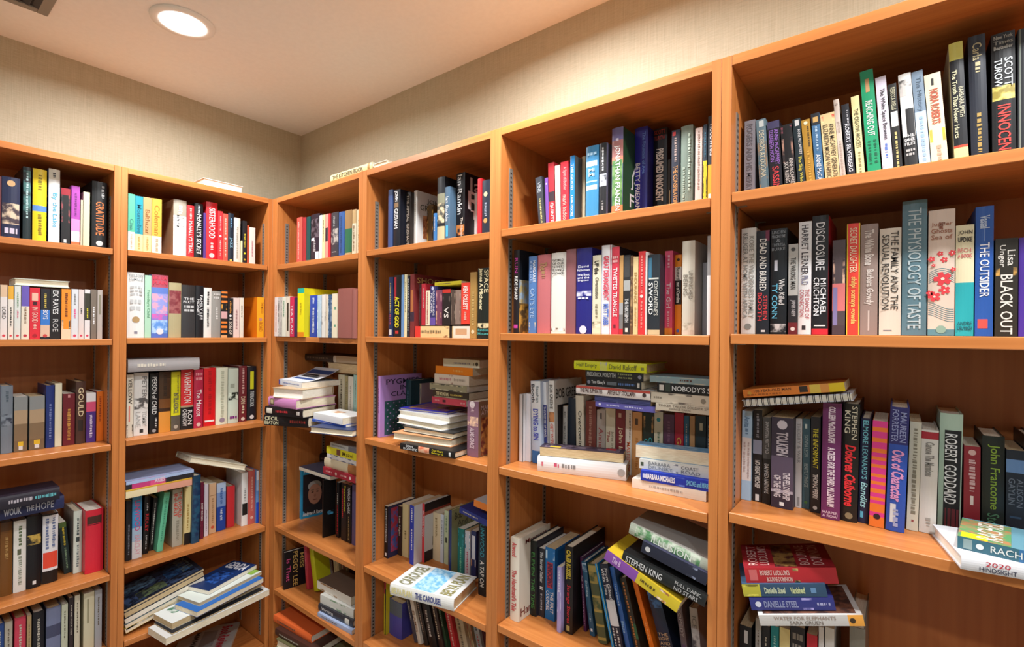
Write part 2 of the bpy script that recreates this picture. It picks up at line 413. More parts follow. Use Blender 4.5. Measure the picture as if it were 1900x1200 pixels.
def deco(bk, d, rnd):
    bands = []; H, T, D = bk.H, bk.T, bk.D
    items = [t for t in d.split(';') if t]
    for t in items:
        p = t.split(' ')
        c = p[0]
        if c == 'S': bands.append((float(p[1]), float(p[2]), p[3]))
    for t in items:
        p = t.split(' '); c = p[0]
        if c in ('T', 'T1', 'T2', 'I'):
            a, b = float(p[1]), float(p[2]); m = ink(p[3]); s_ = ' '.join(p[4:])
            x0, x1 = {'T': (.24, .78), 'I': (.18, .84), 'T1': (.54, .88), 'T2': (.12, .46)}[c]
            if not s_.replace('~', '').strip() or set(s_) <= set('M ~'):
                w = .12 if c in ('T', 'I') else .06
                marks(bk, a, b, x0 + w, x1 - w, m, rnd); continue
            if '~' in s_:
                parts = s_.split(' '); keep = ' '.join(q for q in parts if '~' not in q); fr = len(keep) / len(s_)
                first = '~' not in parts[0]
                if first: marks(bk, a + (b - a) * (fr + .06), b, x0 + .1, x1 - .1, m, rnd); b = a + (b - a) * fr
                else: marks(bk, a, b - (b - a) * (fr + .06), x0 + .1, x1 - .1, m, rnd); a = b - (b - a) * fr
                s_ = keep
            def fit(q, r, bk=bk, a=a, b=b, x0=x0, x1=x1):
                return bk.flat_pt(bk.T * (x0 + (x1 - x0) * r), bk.H * (1 - a - (b - a) * q))
            add_text(bk, s_, m, fit, ((b - a) * H, (x1 - x0) * T, c == 'I'))
        elif c == 'H':
            a, b = float(p[1]), float(p[2]); m = ink(p[3]); 
            if len(p) < 5: continue
            ls = ' '.join(p[4:]).split('/'); n = len(ls); h = (b - a) / n
            for i, s_ in enumerate(ls):
                aa = a + i * h; bb = aa + h * .74
                if set(s_) <= set('M '):
                    marks_h(bk, aa, bb, m, rnd); continue
                def fit(q, r, bk=bk, aa=aa, bb=bb):
                    return bk.flat_pt(bk.T * (.1 + .8 * q), bk.H * (1 - bb + (bb - aa) * r))
                add_text(bk, s_, m, fit, (.8 * T, (bb - aa) * H, False))
        elif c == 'L': bk.disc(float(p[1]), ink(p[2]))
        elif c == 'R': bk.patch(float(p[1]), float(p[2]), float(p[3]), float(p[4]), ink(p[5]), .0003)
        elif c == 'N': bk.patch(float(p[1]), float(p[2]), .03, .97, art(p[3], p[4]), .0002)
        elif c == 'M': marks(bk, float(p[1]), float(p[2]), .38, .62, ink(p[3]), rnd)
        elif c == 'FP': bk.cpatch(float(p[1]), float(p[2]), float(p[3]), float(p[4]), art(p[5], p[6]) if len(p) > 6 else ink(p[5]), .0002 + .00005 * len(bk.am))
        elif c in ('FT', 'FV'):
            a, b, x0, x1 = map(float, p[1:5]); m = ink(p[5]); s_ = ' '.join(p[6:])
            if c == 'FT':
                fit = lambda q, r, bk=bk, a=a, b=b, x0=x0, x1=x1: bk.cpt(x0 + (x1 - x0) * q, b + (a - b) * r, .0008)
                ab = ((x1 - x0) * D, (b - a) * H, False)
            else:
                fit = lambda q, r, bk=bk, a=a, b=b, x0=x0, x1=x1: bk.cpt(x0 + (x1 - x0) * r, a + (b - a) * q, .0008)
                ab = ((b - a) * H, (x1 - x0) * D, False)
            add_text(bk, s_, m, fit, ab)
        elif c == 'DOTS':
            for i in range(9):
                for j in range(6):
                    fz = .46 + i * .055; fy = .17 + j * .14 + (i % 2) * .06; k = .018
                    bk.art.add([bk.cpt(fy + dx, fz + dz, .0006) for dx, dz in ((-k, 0), (0, .012), (k, 0), (0, -.012))], [(0, 1, 2, 3)], bk.mslot('a', ink('b89ad0')))
        elif c == 'PORTRAIT':
            def blob(cy, cz, ry, rz, col, e, n=18):
                bk.art.add([bk.cpt(cy + ry * math.cos(6.283 * k / n), cz + rz * math.sin(6.283 * k / n), e) for k in range(n)], [tuple(range(n))], bk.mslot('a', ink(col)))
            blob(.52, .86, .42, .1, '20242c', .0006); blob(.53, .56, .27, .2, 'b8826a', .0008); blob(.52, .40, .27, .1, 'b0aca8', .0007)
            blob(.43, .52, .05, .012, '50382c', .001); blob(.63, .52, .05, .012, '50382c', .001)
            blob(.43, .48, .07, .012, '8a6a58', .001); blob(.63, .48, .07, .012, '8a6a58', .001)
            blob(.53, .59, .045, .03, 'a06a54', .001); blob(.53, .67, .09, .01, '7c4238', .001)
        elif c == 'WAVES':
            teal = ink('3c7c88'); sl = bk.mslot('a', teal)
            for base, amp, rows in ((.5, .035, 6), (.76, .03, 7)):
                for k in range(rows):
                    n = 12
                    for i in range(n):
                        q = []
                        for t, dz in ((i / n, 0), ((i + 1) / n, 0), ((i + 1) / n, .004), (i / n, .004)):
                            zz = base + k * .016 - amp * math.sin(t * 3.1 + (0 if rows == 6 else 1.9)) + dz
                            q.append(bk.spine_pt(T * (.02 + .96 * t), H * (1 - zz), .0003))
                        bk.art.add(q, [(0, 3, 2, 1)][:1] if False else [(3, 2, 1, 0)], sl)
            def flower(fx, fz, R):
                n = 20; v = []
                for k in range(n):
                    rr = R * (1 if k % 4 in (1, 2, 3) else .55)
                    v.append(bk.flat_pt(T * fx + rr * math.cos(6.283 * k / n), H * (1 - fz) + rr * math.sin(6.283 * k / n), .0006))
                bk.art.add(v, [tuple(range(n))], bk.mslot('a', ink('d83c44')))
                v = [bk.flat_pt(T * fx + R * .22 * math.cos(6.283 * k / 8), H * (1 - fz) + R * .22 * math.sin(6.283 * k / 8), .0009) for k in range(8)]
                bk.art.add(v, [tuple(range(8))], bk.mslot('a', ink('f0d8c8')))
            for q in ((.55, .55, .0125), (.62, .64, .008), (.24, .69, .009), (.12, .39, .005), (.45, .35, .0045), (.6, .4, .005), (.9, .35, .005), (.06, .66, .005), (.2, .44, .003), (.94, .48, .004)): flower(*q)
            bk.patch(.95, 1, 0, 1, ink('5c8a94'), .0002); bk.disc(.95, ink('88a898'), .2)
    return bands
def marks_h(bk, a, b, m, rnd):
    sl = bk.mslot('l', m); x = .16
    while x < .82:
        w = .1 + rnd.random() * .2; w = min(w, .86 - x)
        v = [bk.flat_pt(bk.T * xx, bk.H * (1 - zz)) for xx, zz in ((x, b), (x + w, b), (x + w, a + .2 * (b - a)), (x, a + .2 * (b - a)))]
        bk.letter.add(v, [(0, 1, 2, 3)], sl); x += w + .06

DATA = r'''
@0A
hu|-0.8533 0.1166 1.7843 0.014 0.1333 0.196 0 0|5a2024||dark red hardcover cut by the photo edge|
hu|-0.8242 0.1178 1.7843 0.0418 0.1357 0.1995 0 0|1c2444||navy book with a small pale portrait oval|N .42 .76 c8b49a 3a2c34;H .8 .95 c9c4d8 MM;L .1 c8a070
hu|-0.7868 0.1325 1.7843 0.019 0.165 0.2426 0 0|16282c||tall black and teal book with pale lettering|N .05 .6 3c6a68 10181c;T .08 .7 b4d0d0 ~~~~~~~~~
hu|-0.756 0.1328 1.7843 0.0342 0.1655 0.2434 0 0|f0d21c|6a4c8c|tall yellow hardcover with a blue band|S .5 .58 5f8fd0;T .08 .3 8a7a10 ~~~~~;T .62 .9 8a7a10 ~~~~~~
hu|-0.72 0.1361 1.7843 0.0285 0.1722 0.2532 0 0|eeeeea|3a6cb4|tall white hardcover with sky blue lettering|S 0 .14 d8d2c0;T .25 .85 58b4dc By the Lake;T .05 .12 555 ~~
pu|-0.6905 0.1163 1.7843 0.0236 0.1326 0.195 0 0|141418||short black book with a red head|S 0 .12 a02030;N .12 .6 8a3a40 101418;R .9 .96 .3 .6 ddd
pu|-0.6645 0.121 1.7843 0.0223 0.142 0.2088 0 0|b048b0||magenta paperback fading to pale pink|S .55 .75 d890c8;S .75 .93 eed0d8;S .93 1 d07040;T .12 .5 7c2c80 ~~~~~
pu|-0.6479 0.1058 1.7843 0.0056 0.1117 0.1642 0 0|ccc4a8||very thin pale paperback|-
pu|-0.6349 0.1162 1.7843 0.0173 0.1324 0.1948 0 0|dcd8b4||short cream paperback|-
hu|-0.5984 0.1315 1.7843 0.042 0.1631 0.2398 0 0|1e2022||black hardcover with orange vertical title|T1 .06 .24 aaa MMMM;T .3 .8 e07c40 GRATITUDE;L .92 ccc
@0B
pu|-0.8542 0.1039 1.4606 0.0132 0.1179 0.1734 0 0|dbd3cc||pale paperback cut by the photo edge|S 0 .2 c8a890
pu|-0.8386 0.1044 1.4606 0.0157 0.1187 0.1746 0 0|e0d8d4||pale pink paperback with a tan head|S 0 .22 d8b898;T .4 .62 444 LORD;L .93 d04050
pu|-0.8227 0.1035 1.4606 0.0121 0.117 0.172 0 0|e4dcd0||pale paperback with an ochre head|S 0 .25 e0a838;T .4 .75 333 ~~~~;L .93 d04050
pu|-0.8071 0.1039 1.4606 0.0143 0.1178 0.1733 0 0|d6dad4||pale grey green paperback|T .12 .4 789878 ~~~~;T .45 .6 d06080 ~~~;L .93 d04050
pu|-0.7891 0.1044 1.4606 0.0186 0.1188 0.1747 0 0|e2d8c4||cream paperback with a violet head|S 0 .38 6858b0;T .4 .7 8a6a50 ~~~~~;L .93 b03040
pu|-0.7662 0.1031 1.4606 0.0248 0.1162 0.1708 0 0|d42838||red paperback with a pink panel|R .1 .25 .2 .8 e8b8a0;R .27 .34 .3 .7 401820;T .38 .8 f0c8b8 IN GOOD ~~;L .93 a01828
pu|-0.7409 0.1026 1.4606 0.0224 0.1151 0.1693 0 0|1c1c24||black paperback with a blue lower half|S .42 .72 3878c8;S .72 .95 d8b8a0;T .1 .38 c8b050 ~~~~;T .42 .6 e8e8f0 BOYS;L .93 c04040
pu|-0.7154 0.1028 1.4606 0.026 0.1156 0.1701 0 0|18161a||black paperback with white capitals|T .03 .5 e4e4e4 EX RAVES;T .6 .85 b8b8b8 ROE
pu|-0.6878 0.1035 1.4606 0.024 0.117 0.1721 0 0|f09028||orange paperback with a small picture|T .08 .3 7a3a10 ~~~~;T .32 .55 7a3a10 ~~~~~~;N .62 .8 e8c8a0 5a4030;S .8 1 e8d0b0
pu|-0.6651 0.1041 1.4606 0.0177 0.1182 0.1738 0 0|d8dce0||pale grey paperback|T .1 .32 888 ~~~;T .4 .58 e06090 ~~~;L .93 d04060
pu|-0.6478 0.1041 1.4606 0.0143 0.1182 0.1739 0 0|dcd0cc||pale pinkish grey paperback|T .38 .5 555 ~~;L .93 d04060
pu|-0.631 0.1045 1.4606 0.0146 0.1191 0.1751 0 0|e2dede||white paperback with a dark middle|S .08 .62 38382c;T .38 .58 d8d030 ~~~~;L .93 d04060
pu|-0.6136 0.105 1.4606 0.0158 0.1199 0.1764 0 0|7a6e62||grey brown paperback with white lettering|T .35 .7 eee ~~~~~~
pu|-0.5963 0.1048 1.4606 0.0141 0.1195 0.1758 0 0|b8aea6||grey paperback at the row's right end|R .1 .5 .3 .7 8a8470
hf|-0.7472 0.095 1.6367 0.0228 0.1 0.1356 180 -0|e8efe0||pale green book lying on the upright row|
@0C
hu|-0.8496 0.18 1.0842 0.0236 0.1539 0.2263 0 0|7c8894||grey blue hardcover cut by the photo edge|
hu|-0.8224 0.1787 1.0842 0.0277 0.1513 0.2225 0 0|7c8894||grey blue hardcover with dark oval emblem|N .42 .6 303848 7c8894;T .08 .25 50606c ~~~~
pu|-0.7894 0.1655 1.0842 0.0323 0.1249 0.1837 0 0|8f9494||grey tan paperback, left of a matching pair|S .25 .5 b8a080;S .5 .8 8a7458;S .8 1 80684c;R .82 .9 .3 .7 e8c030;R .9 .97 .35 .65 e8e4e0
pu|-0.7496 0.1648 1.0842 0.0379 0.1235 0.1816 0 0|8f9494||grey tan paperback, right of a matching pair|S .25 .5 b8a080;S .5 .8 8a7458;S .8 1 80684c;R .82 .9 .3 .7 e8c030;R .9 .97 .35 .65 e8e4e0
hu|-0.7165 0.1764 1.0842 0.0216 0.1468 0.2158 0 0|24387c||slim navy hardcover|T .3 .85 7888c0 ~~~~~~~~~
hu|-0.695 0.1782 1.0842 0.0181 0.1504 0.2212 0 0|e8e4c8||slim cream hardcover beside navy one|-
pu|-0.6672 0.1651 1.0842 0.0321 0.1241 0.1826 0 0|701c28||maroon paperback with gold lettering|T .3 .9 d09848 ~~~~~~~;R .02 .08 .4 .6 d09090
hu|-0.635 0.1788 1.0842 0.0268 0.1516 0.2229 0 0|4e342c||tall brown book with large cream vertical lettering|T .06 .6 ecd8b0 GOULD;R .62 .8 .25 .75 302420
pu|-0.6061 0.1641 1.0842 0.0268 0.1222 0.1797 0 0|4c2c80||purple paperback with white and pink head|S 0 .18 e8e4e4;S .18 .38 d85078;T .45 .9 e4d8f0 ~~~~
pu|-0.5802 0.1651 1.0842 0.02 0.1242 0.1827 0 0|f07c20|b02828|orange paperback with a red side|T .1 .6 a04010 ~~~~~~~
@0D
hu|-0.8224 0.1697 0.6197 0.0276 0.1641 0.2413 0 0|7a4e20||brown book under flat pile|S 0 .12 5a3818;T .2 .5 b08850 ~~~~
hu|-0.7908 0.1682 0.6197 0.0302 0.1617 0.2379 0 0|f0efe8||white hardcover with a little bird drawing|T .08 .35 6a7a5a ~~~~;R .4 .48 .3 .6 606850;T .5 .9 9aa090 ~~~~~
hu|-0.7563 0.1683 0.6197 0.035 0.1655 0.2434 0 0|14141a||black hardcover with a gold crest|N .26 .4 c8a850 14141a;R .9 .95 .4 .65 eee
hu|-0.7149 0.1705 0.6197 0.0396 0.1615 0.2375 0 0|f0f0f4||white and black book with red block|S 0 .02 181818;T1 .06 .5 7080a8 ~~~~~~;T2 .06 .5 7080a8 ~~~~~~;R .55 .78 .04 .96 f05038;S .82 1 1c1818
pu|-0.661 0.1948 0.6205 0.0194 0.1272 0.187 0 -5|1c3030||dark green paperback leaning left|S 0 .1 506830;T .1 .45 d0b830 ~~~~;T .5 .9 80a080 ~~~~~
hu|-0.6388 0.1842 0.6197 0.0233 0.1514 0.2226 0 0|dce8dc|a8a49c|pale green white hardcover|T .12 .4 506060 ~~~;R .42 .5 .3 .7 405050;T .55 .9 788 ~~~~~
hu|-0.6008 0.1439 0.6197 0.0508 0.1535 0.2258 0 0|d8283c||bright red hardcover with dark title label|R .1 .22 .1 .9 4a2820;R .23 .24 .1 .9 302
hf|-0.7845 0.0916 0.8849 0.0427 0.1233 0.1868 0 0|28305c||navy hardcover spine out on the row|T .22 .44 c8ccdc WOUK;T .5 .6 c8ccdc THE;T .62 .86 c8ccdc HOPE
hf|-0.7958 0.047 0.928 0.0402 0.1139 0.1726 0 0|282430||dark paperback topmost of the flat pair|T .3 .62 b8b0b8 ~~~~~~~~~;T .65 .95 60b0b8 ~~~~~~
@0E
hu|-0.8419 0.109 0.3506 0.0199 0.138 0.2029 0 0|2c4a88||blue book|
hu|-0.8215 0.1085 0.3506 0.018 0.1371 0.2016 0 0|b8b0a0||grey cream book|
hu|-0.7944 0.1094 0.3506 0.0262 0.1388 0.2041 0 0|d04058||rose red book|
pu|-0.7734 0.1081 0.3506 0.0104 0.1363 0.2004 0 0|b89c70||slim tan book|
hu|-0.7508 0.109 0.3506 0.0279 0.1381 0.203 0 0|181820||black book|
hu|-0.713 0.1086 0.3506 0.036 0.1372 0.2018 0 0|7880a0||grey blue book|S .3 .5 484c68
hu|-0.6847 0.108 0.3506 0.016 0.1359 0.1999 0 0|c8ccb4||pale green book|
pu|-0.6681 0.113 0.3506 0.0116 0.1459 0.2146 0 0|302428||slim dark book|
hu|-0.6517 0.1136 0.3506 0.0138 0.1472 0.2165 0 0|d8d0b8||slim cream book|
hu|-0.6195 0.1121 0.3506 0.0295 0.1443 0.2122 0 0|d4ccac||wide cream book|R .1 .5 .3 .5 a09878
hu|-0.5933 0.1115 0.3506 0.0195 0.1431 0.2104 0 0|a4a4a8||slim grey book|
@1A
pu|-0.5072 0.1125 1.7864 0.0206 0.1451 0.2133 0 0|5cbc9a||mint green and cream paperback|S .66 1 f0e8d8;T .4 .66 387c74 Clea;T .7 .95 c8b8a0 ~~~~
pu|-0.4838 0.1114 1.7864 0.0243 0.1428 0.21 0 0|1c9cae||turquoise and pale yellow paperback|S .68 1 e8dca0;T .15 .66 186c80 Mountolive;T .72 .95 c0a860 ~~~~
pu|-0.4576 0.1118 1.7864 0.0263 0.1436 0.2112 0 0|d4a06c||tan and pale yellow paperback|S .68 1 ecd898;T .22 .66 8a5a28 Balthazar;T .72 .95 c0a060 ~~~~
pu|-0.4272 0.1123 1.7864 0.0315 0.1445 0.2125 0 0|e4b040|c84020|golden yellow and cream paperback|S .68 1 ece4d4;T .12 .66 b07820 Coleman;T .72 .95 b8a888 ~~~~
hu|-0.3484 0.1164 1.7864 0.0453 0.1529 0.2248 0 0|f0f0ec|c4a078|thick white book with grey head|S 0 .28 b0a898;T .1 .26 f8f8f8 ~~;R .27 .48 .25 .42 202020;T .29 .46 f0f0f0 REYES
hu|-0.3114 0.1118 1.7864 0.0253 0.1436 0.2112 0 0|d82830||red book with white vertical title|T .3 .92 f4f0ec McNALLY'S TRIAL;T .06 .26 f0c0b8 ~~~~
hu|-0.2816 0.1165 1.7864 0.0315 0.1529 0.2249 0 0|16181c||black book with white vertical title|T .2 .92 f0f0f0 McNALLY'S SECRET;T .04 .18 b0b8c0 ~~~
pu|-0.2596 0.1048 1.7864 0.0087 0.1296 0.1906 0 0|583888||thin purple book|-
hu|-0.2327 0.1217 1.7864 0.0426 0.1633 0.2402 0 0|dc1c28||tall glossy red hardcover with white title|T .1 .62 f4e8e8 SISTERHOOD;T .7 .82 f0c0c0 ~~;L .92 f0c8c8
pu|-0.2002 0.1114 1.7864 0.0187 0.1427 0.2099 0 0|d83038||red paperback with a white spot|T .1 .4 f0a0a0 ~~~~;L .5 f4ecec;T .58 .9 f0b0a8 ~~~~~
pu|-0.1797 0.109 1.7864 0.019 0.138 0.2029 0 0|e05848||salmon red paperback|T .1 .45 f8b8a8 ~~~~;L .52 f4e0d8;T .6 .9 f8c0b0 ~~~
hu|-0.1577 0.1111 1.7864 0.0218 0.1422 0.2091 0 0|182838||dark navy book with pale blue lettering|T .1 .3 70a0c8 ~~~;T .35 .85 90c4dc JAZZ;L .96 d8c060
hu|-0.132 0.1061 1.7864 0.0259 0.1321 0.1943 0 0|e8e0d4||short cream hardcover|T .2 .9 b0a898 ~~~~~~
pu|-0.1135 0.09 1.7864 0.006 0.1 0.0996 0 0|f0e8b8||very thin pale yellow book|-
pu|-0.1009 0.1035 1.7864 0.0176 0.1271 0.1868 0 0|1c1c20||short black paperback with yellow patches|T .3 .62 d0c030 ~~~~;L .76 e8e020;L .9 c0a020
pu|-0.0865 0.098 1.7864 0.0074 0.1161 0.1707 0 0|c05030||thin rust red paperback|-
pu|-0.0687 0.0957 1.7864 0.0246 0.1113 0.1637 0 0|e4dcd4||short pale book at the row's right end|T .35 .8 c08890 ~~~~~
@1B
hu|-0.4951 0.1075 1.4649 0.0526 0.165 0.2426 0 0|eef0ee||thick white hardcover with gold seal|H .03 .14 9aa0a0 NELSON/DeMILLE;H .2 .36 c0c4c4 MM/MM/MM;H .4 .6 c8cccc MM/M;L .72 b89868;R .9 .94 .4 .6 889
pu|-0.4574 0.1053 1.4649 0.0199 0.1605 0.236 0 0|b4e0c4||slim mint green book|T .1 .8 60a078 Tuesday's Child
hu|-0.4187 0.1069 1.4649 0.0546 0.1638 0.2409 0 0|5878d0||blue book with pink painted sunset|S 0 .2 c0586c;H .02 .17 e84058 BELVA/PLAIN;S .2 .3 6888d8;N .3 .62 9098d8 e0a0b8;N .62 .72 d060b0 8878c8;N .72 .93 5c90d8 a8c8f0;L .9 f0e8f0
hu|-0.3675 0.0982 1.4649 0.0424 0.1464 0.2153 0 0|b8ac84||khaki hardcover with maroon label|N .14 .56 7c3038 9a5858
hu|-0.3206 0.0964 1.4649 0.0484 0.1428 0.2101 0 0|38383a||charcoal hardcover with small white title|S 0 .22 302e2e;H .24 .36 eee THE/PLOT;H .38 .52 c8c8c8 MM/MM
hu|-0.2811 0.0967 1.4649 0.0275 0.1433 0.2108 0 0|15161c||black book with two lines of white lettering|T1 .14 .7 f0f0f0 FAMILY LEE;T2 .14 .7 f0f0f0 MONEY
hu|-0.2508 0.0945 1.4649 0.0288 0.139 0.2044 0 0|e6e4de||white book with black lettering|T .08 .34 222 ~~~~~~;T .4 .8 222 ~~~~~~~~~
hu|-0.2179 0.0906 1.4649 0.0336 0.1312 0.1929 0 0|98948e||grey book with faint lettering|H .04 .18 c8c4c0 MMM/MM;T .35 .6 d8d4d0 ~~~~
pu|-0.1877 0.0928 1.4649 0.0236 0.1357 0.1995 0 0|1a1614||black book with orange stripes|S .03 .07 e88030;S .12 .16 e88030;S .22 .27 e88030;N .3 .42 e8a040 201814;S .45 .6 d8a8a8;S .66 .7 e88030;S .75 .8 e88030;S .85 .9 e88030;S .95 1 e8a870
pu|-0.1635 0.082 1.4649 0.021 0.1139 0.1676 0 0|161418||black book with orange title|T .08 .38 f0a040 ~~~~~;L .45 e8e8e8;T .5 .92 e8d8c8 A SON OF
pu|-0.1388 0.0829 1.4649 0.0251 0.1158 0.1703 0 0|e4ccc4||pale pink paperback|T .3 .8 b08888 ~~~~~~
pu|-0.1172 0.0834 1.4649 0.0148 0.1167 0.1716 0 0|e6dccc||slim cream paperback with black mark|T .2 .5 443830 ~~
pu|-0.037 0.09 1.4649 0.0305 0.13 0.1785 0 0|f0a818|f08010|yellow paperback with orange back cover|T1 .12 .4 c06810 THE MOOD;L .55 c88870;T .62 .85 c06810 ROAD
@1C
pu|-0.503 0.1327 1.0917 0.0209 0.1602 0.2356 0 0|e4dcc8||cream paperback with black capitals|T .04 .5 1c1814 YELLOW;R .5 .75 .3 .5 e08070;N .8 1 3c342c d8d0c0
hu|-0.4644 0.1469 1.0917 0.0454 0.1622 0.2386 0 0|ecece8||wide white hardcover with horse drawing|T1 .06 .4 8a8a88 PETER;N .4 .58 5c5c5c ecece8;T1 .62 .86 b0b0ac TOMMY;T2 .62 .86 b0b0ac LANE;R .9 .96 .4 .65 2c2c2c
hu|-0.4225 0.1456 1.0917 0.0284 0.1593 0.2342 0 0|131418||black hardcover with white title|T .06 .68 e8e8e4 PERSON of CHILD;T1 .74 .9 c8c8c4 MMM;L .95 999
hu|-0.3871 0.1452 1.0917 0.0396 0.1622 0.2386 0 0|48301c||brown hardcover fading to orange below|S .45 .6 7a4c24;S .6 .66 402818;S .66 1 e0963c;T .06 .4 302010 ~~~~~~
hu|-0.3494 0.1443 1.0917 0.0318 0.1608 0.2364 0 0|d8d41c||yellow and grey book|S .74 1 5c564c;T1 .06 .35 a09c28 ~~~~;T .36 .7 5c5c50 INTELLIGENCE;L .93 b0a898
hu|-0.3089 0.1466 1.0917 0.0451 0.165 0.2426 0 0|1a191b||book with red upper half and white capitals|S 0 .6 dc2c30;S .6 .63 b09878;T .04 .56 f0eae4 WASHINGTON;T1 .68 .92 e0dcd8 RON;T2 .66 .94 e0dcd8 CHERNOW
hu|-0.2682 0.1433 1.0917 0.0339 0.1636 0.2405 0 0|b82848||crimson hardcover with white gothic title|H .04 .2 e89098 MM/MM;T .34 .8 f8f0ec The Mascot;L .94 e0c0b8
hu|-0.2208 0.1598 1.0917 0.0452 0.1659 0.244 0 0|e01820||glossy scarlet hardcover with white diagonal|T .05 .4 b80c14 ~~~~~;T .45 .8 b80c14 ~~~~~;R .9 .93 .1 .9 f4f0ec
hu|-0.1748 0.1519 1.0917 0.0452 0.1655 0.2434 0 0|e4e8d0||pale cream green hardcover|T .06 .86 b4b8a0 ~~~~~~~~~~;L .92 989
hu|-0.1291 0.1501 1.0917 0.0417 0.162 0.2382 0 0|c8d4c4||pale mint hardcover with black bird|R .28 .36 .2 .6 a0a898;N .44 .58 1c241c c8d4c4;H .86 .94 707 MM
hu|-0.0869 0.1578 1.0917 0.0334 0.1671 0.2458 0 0|70242c||maroon hardcover with cream lettering|T .04 .5 d8b0a8 ~~~~~~~~~~;T .55 .85 d0c0a0 DAN ~~~;L .95 d8c8b8
hu|-0.0445 0.1652 1.0917 0.0387 0.1644 0.2418 0 0|181a24||black hardcover with yellow name block|R .09 .42 .3 .7 d8d820;T .46 .75 c0c8c8 THE BLACK BOX;L .94 ddd
hf|-0.4001 0.0984 1.3381 0.0455 0.1568 0.2376 0 0|a8a4a4||silver grey hardcover lying across the row|T .12 .5 d8d0c0 ~~~~~~~~~~~~~
@1D
pu|-0.5001 0.1416 0.6261 0.017 0.1528 0.2248 0 0|1e2026||black paperback at the left end|T .4 .9 8890a0 ~~~~~~
hu|-0.4741 0.1435 0.6261 0.0308 0.1595 0.2345 0 0|50a0d8||sky blue book with pink vertical name|S .5 .72 b8d4ec;S .72 1 e8ecf0;T .06 .55 e05890 LINWOOD;T .62 .94 e8b0c0 BARCLAY
hu|-0.4412 0.1597 0.6263 0.0185 0.1511 0.2222 0 1.5|151416||black book with red title|T .12 .25 ccc ~~~;T .3 .62 d02830 RIDLEY;T .68 .92 aaa ~~~
pu|-0.4185 0.1706 0.6266 0.0143 0.1391 0.2046 0 4.3|18171a||slim black book with white lettering|T .1 .9 c0bcb4 ~~~~~~~~~~~
hu|-0.4005 0.1405 0.6272 0.0199 0.1541 0.2266 0 6.2|6cc8a0||mint green hardcover leaning right|T .1 .85 48a080 ~~~~~~~
hu|-0.3386 0.1463 0.6262 0.0345 0.1551 0.2281 0 0.2|b8b4a4||grey cream hardcover with red title|T1 .05 .5 d84030 THE WORLD;T2 .05 .5 d84030 INHERIT;T .55 .9 989484 ~~~~~
pu|-0.3083 0.1353 0.6263 0.0217 0.1578 0.2321 0 1|ecd898||pale yellow paperback with black foot|S .8 1 1c1a1a;T .3 .75 b89850 ~~~~~
hu|-0.2821 0.1311 0.6263 0.0285 0.175 0.2753 0 0.8|1c4868||tall dark teal hardcover|N .1 .9 1c4c68 0c2c50
pu|-0.2493 0.1492 0.6261 0.0112 0.1606 0.2362 0 0|701838||slim maroon book with white lettering|T .25 .8 e8dcd8 DEEP RIDGES
pu|-0.227 0.16 0.6261 0.0154 0.1501 0.2207 0 0|e0d8e4||slim white paperback|T .5 .9 a898a8 ~~~~
pu|-0.1974 0.1707 0.6261 0.0279 0.1451 0.2133 0 0|e0b890||tan paperback|R .24 .25 .1 .9 a07848;T .3 .8 b08860 ~~~~~;L .88 d86040
pu|-0.1614 0.1725 0.6261 0.0363 0.1408 0.2071 0 0|3460c0||blue paperback with pale head|S 0 .2 b8cce8;S .2 .5 80a0d8;S .5 1 1c48a8;T .12 .45 486cb0 ~~~~;T .55 .8 c8d8f0 ~~~~
hu|-0.1192 0.169 0.6261 0.0332 0.1231 0.1811 0 0|d03038||plain red hardcover|-
hu|-0.0735 0.1573 0.6261 0.0261 0.1601 0.2355 0 0|eeeeec||white hardcover with black square|T .3 .55 a0a0a0 ~~~~~;R .58 .8 .1 .95 161616
hu|-0.0447 0.156 0.6261 0.0289 0.163 0.2397 0 0|c86058||salmon red hardcover|T .12 .75 e0a090 ~~~~~~~~;L .88 e0b0a0
hu|-0.0241 0.1442 0.6261 0.0108 0.1607 0.2364 0 0|6898d8||white and blue book at right end|S 0 .18 e8e8f0;S .18 .38 a8c4e8;S .6 1 1c4cc0
pf|-0.4195 0.0711 0.8789 0.0293 0.1422 0.2154 0 0|e0a088|d8a828|salmon and yellow paperback, lower of flat pair|S 0 .45 ecdcb0;R .0 1 .85 .99 d8a820
pf|-0.4148 0.0779 0.9086 0.0307 0.1458 0.2209 0 0|26242c|9098b8|magazine-sized book with pink and black spine|S .08 .34 c84080;S .34 .56 e05890;S .56 .58 403040;T .4 .55 e8c8d8 ARIES;R 0 1 .6 .98 a8bce0
hf|-0.2027 0.1064 0.9239 0.0235 0.1527 0.2314 180 -20|ecece0|e8e4cc|white hardcover tilted across the row|R .2 .8 .4 .6 d8d4b8
@1E
mf|-0.2508 -0.0525 0.3606 0.0247 0.13 0.4013 187.4 -0|ecece8|e0e0dc|thick white magazine under the right pile|
mf|-0.2523 -0.0451 0.3857 0.005 0.13 0.3583 188.2 -0|20242c|1c2028|black and white magazine in the right pile|
mf|-0.2455 -0.0172 0.3911 0.0227 0.13 0.3584 189.1 -0|e0e4e4|e8ece8|pale magazine with green picture|FP .3 .9 .1 .5 487860 c8d0c8
mf|-0.2149 -0.0396 0.4142 0.0194 0.13 0.2905 193.8 -0|3878c0|3070c0|blue magazine near the pile's top|
mf|-0.2003 -0.0055 0.434 0.0132 0.13 0.2773 194 -0|e8ece8|e4ece4|white magazine with green corner|FP 0 .15 .1 .9 90b848
mf|-0.1841 0.0312 0.4475 0.0169 0.13 0.2351 199.3 -0|1c3c78|183468|navy magazine with large white masthead, topmost|FT .05 .28 .1 .9 e8e8f0 GENDA;FP .4 .8 .2 .8 2858a8 102450
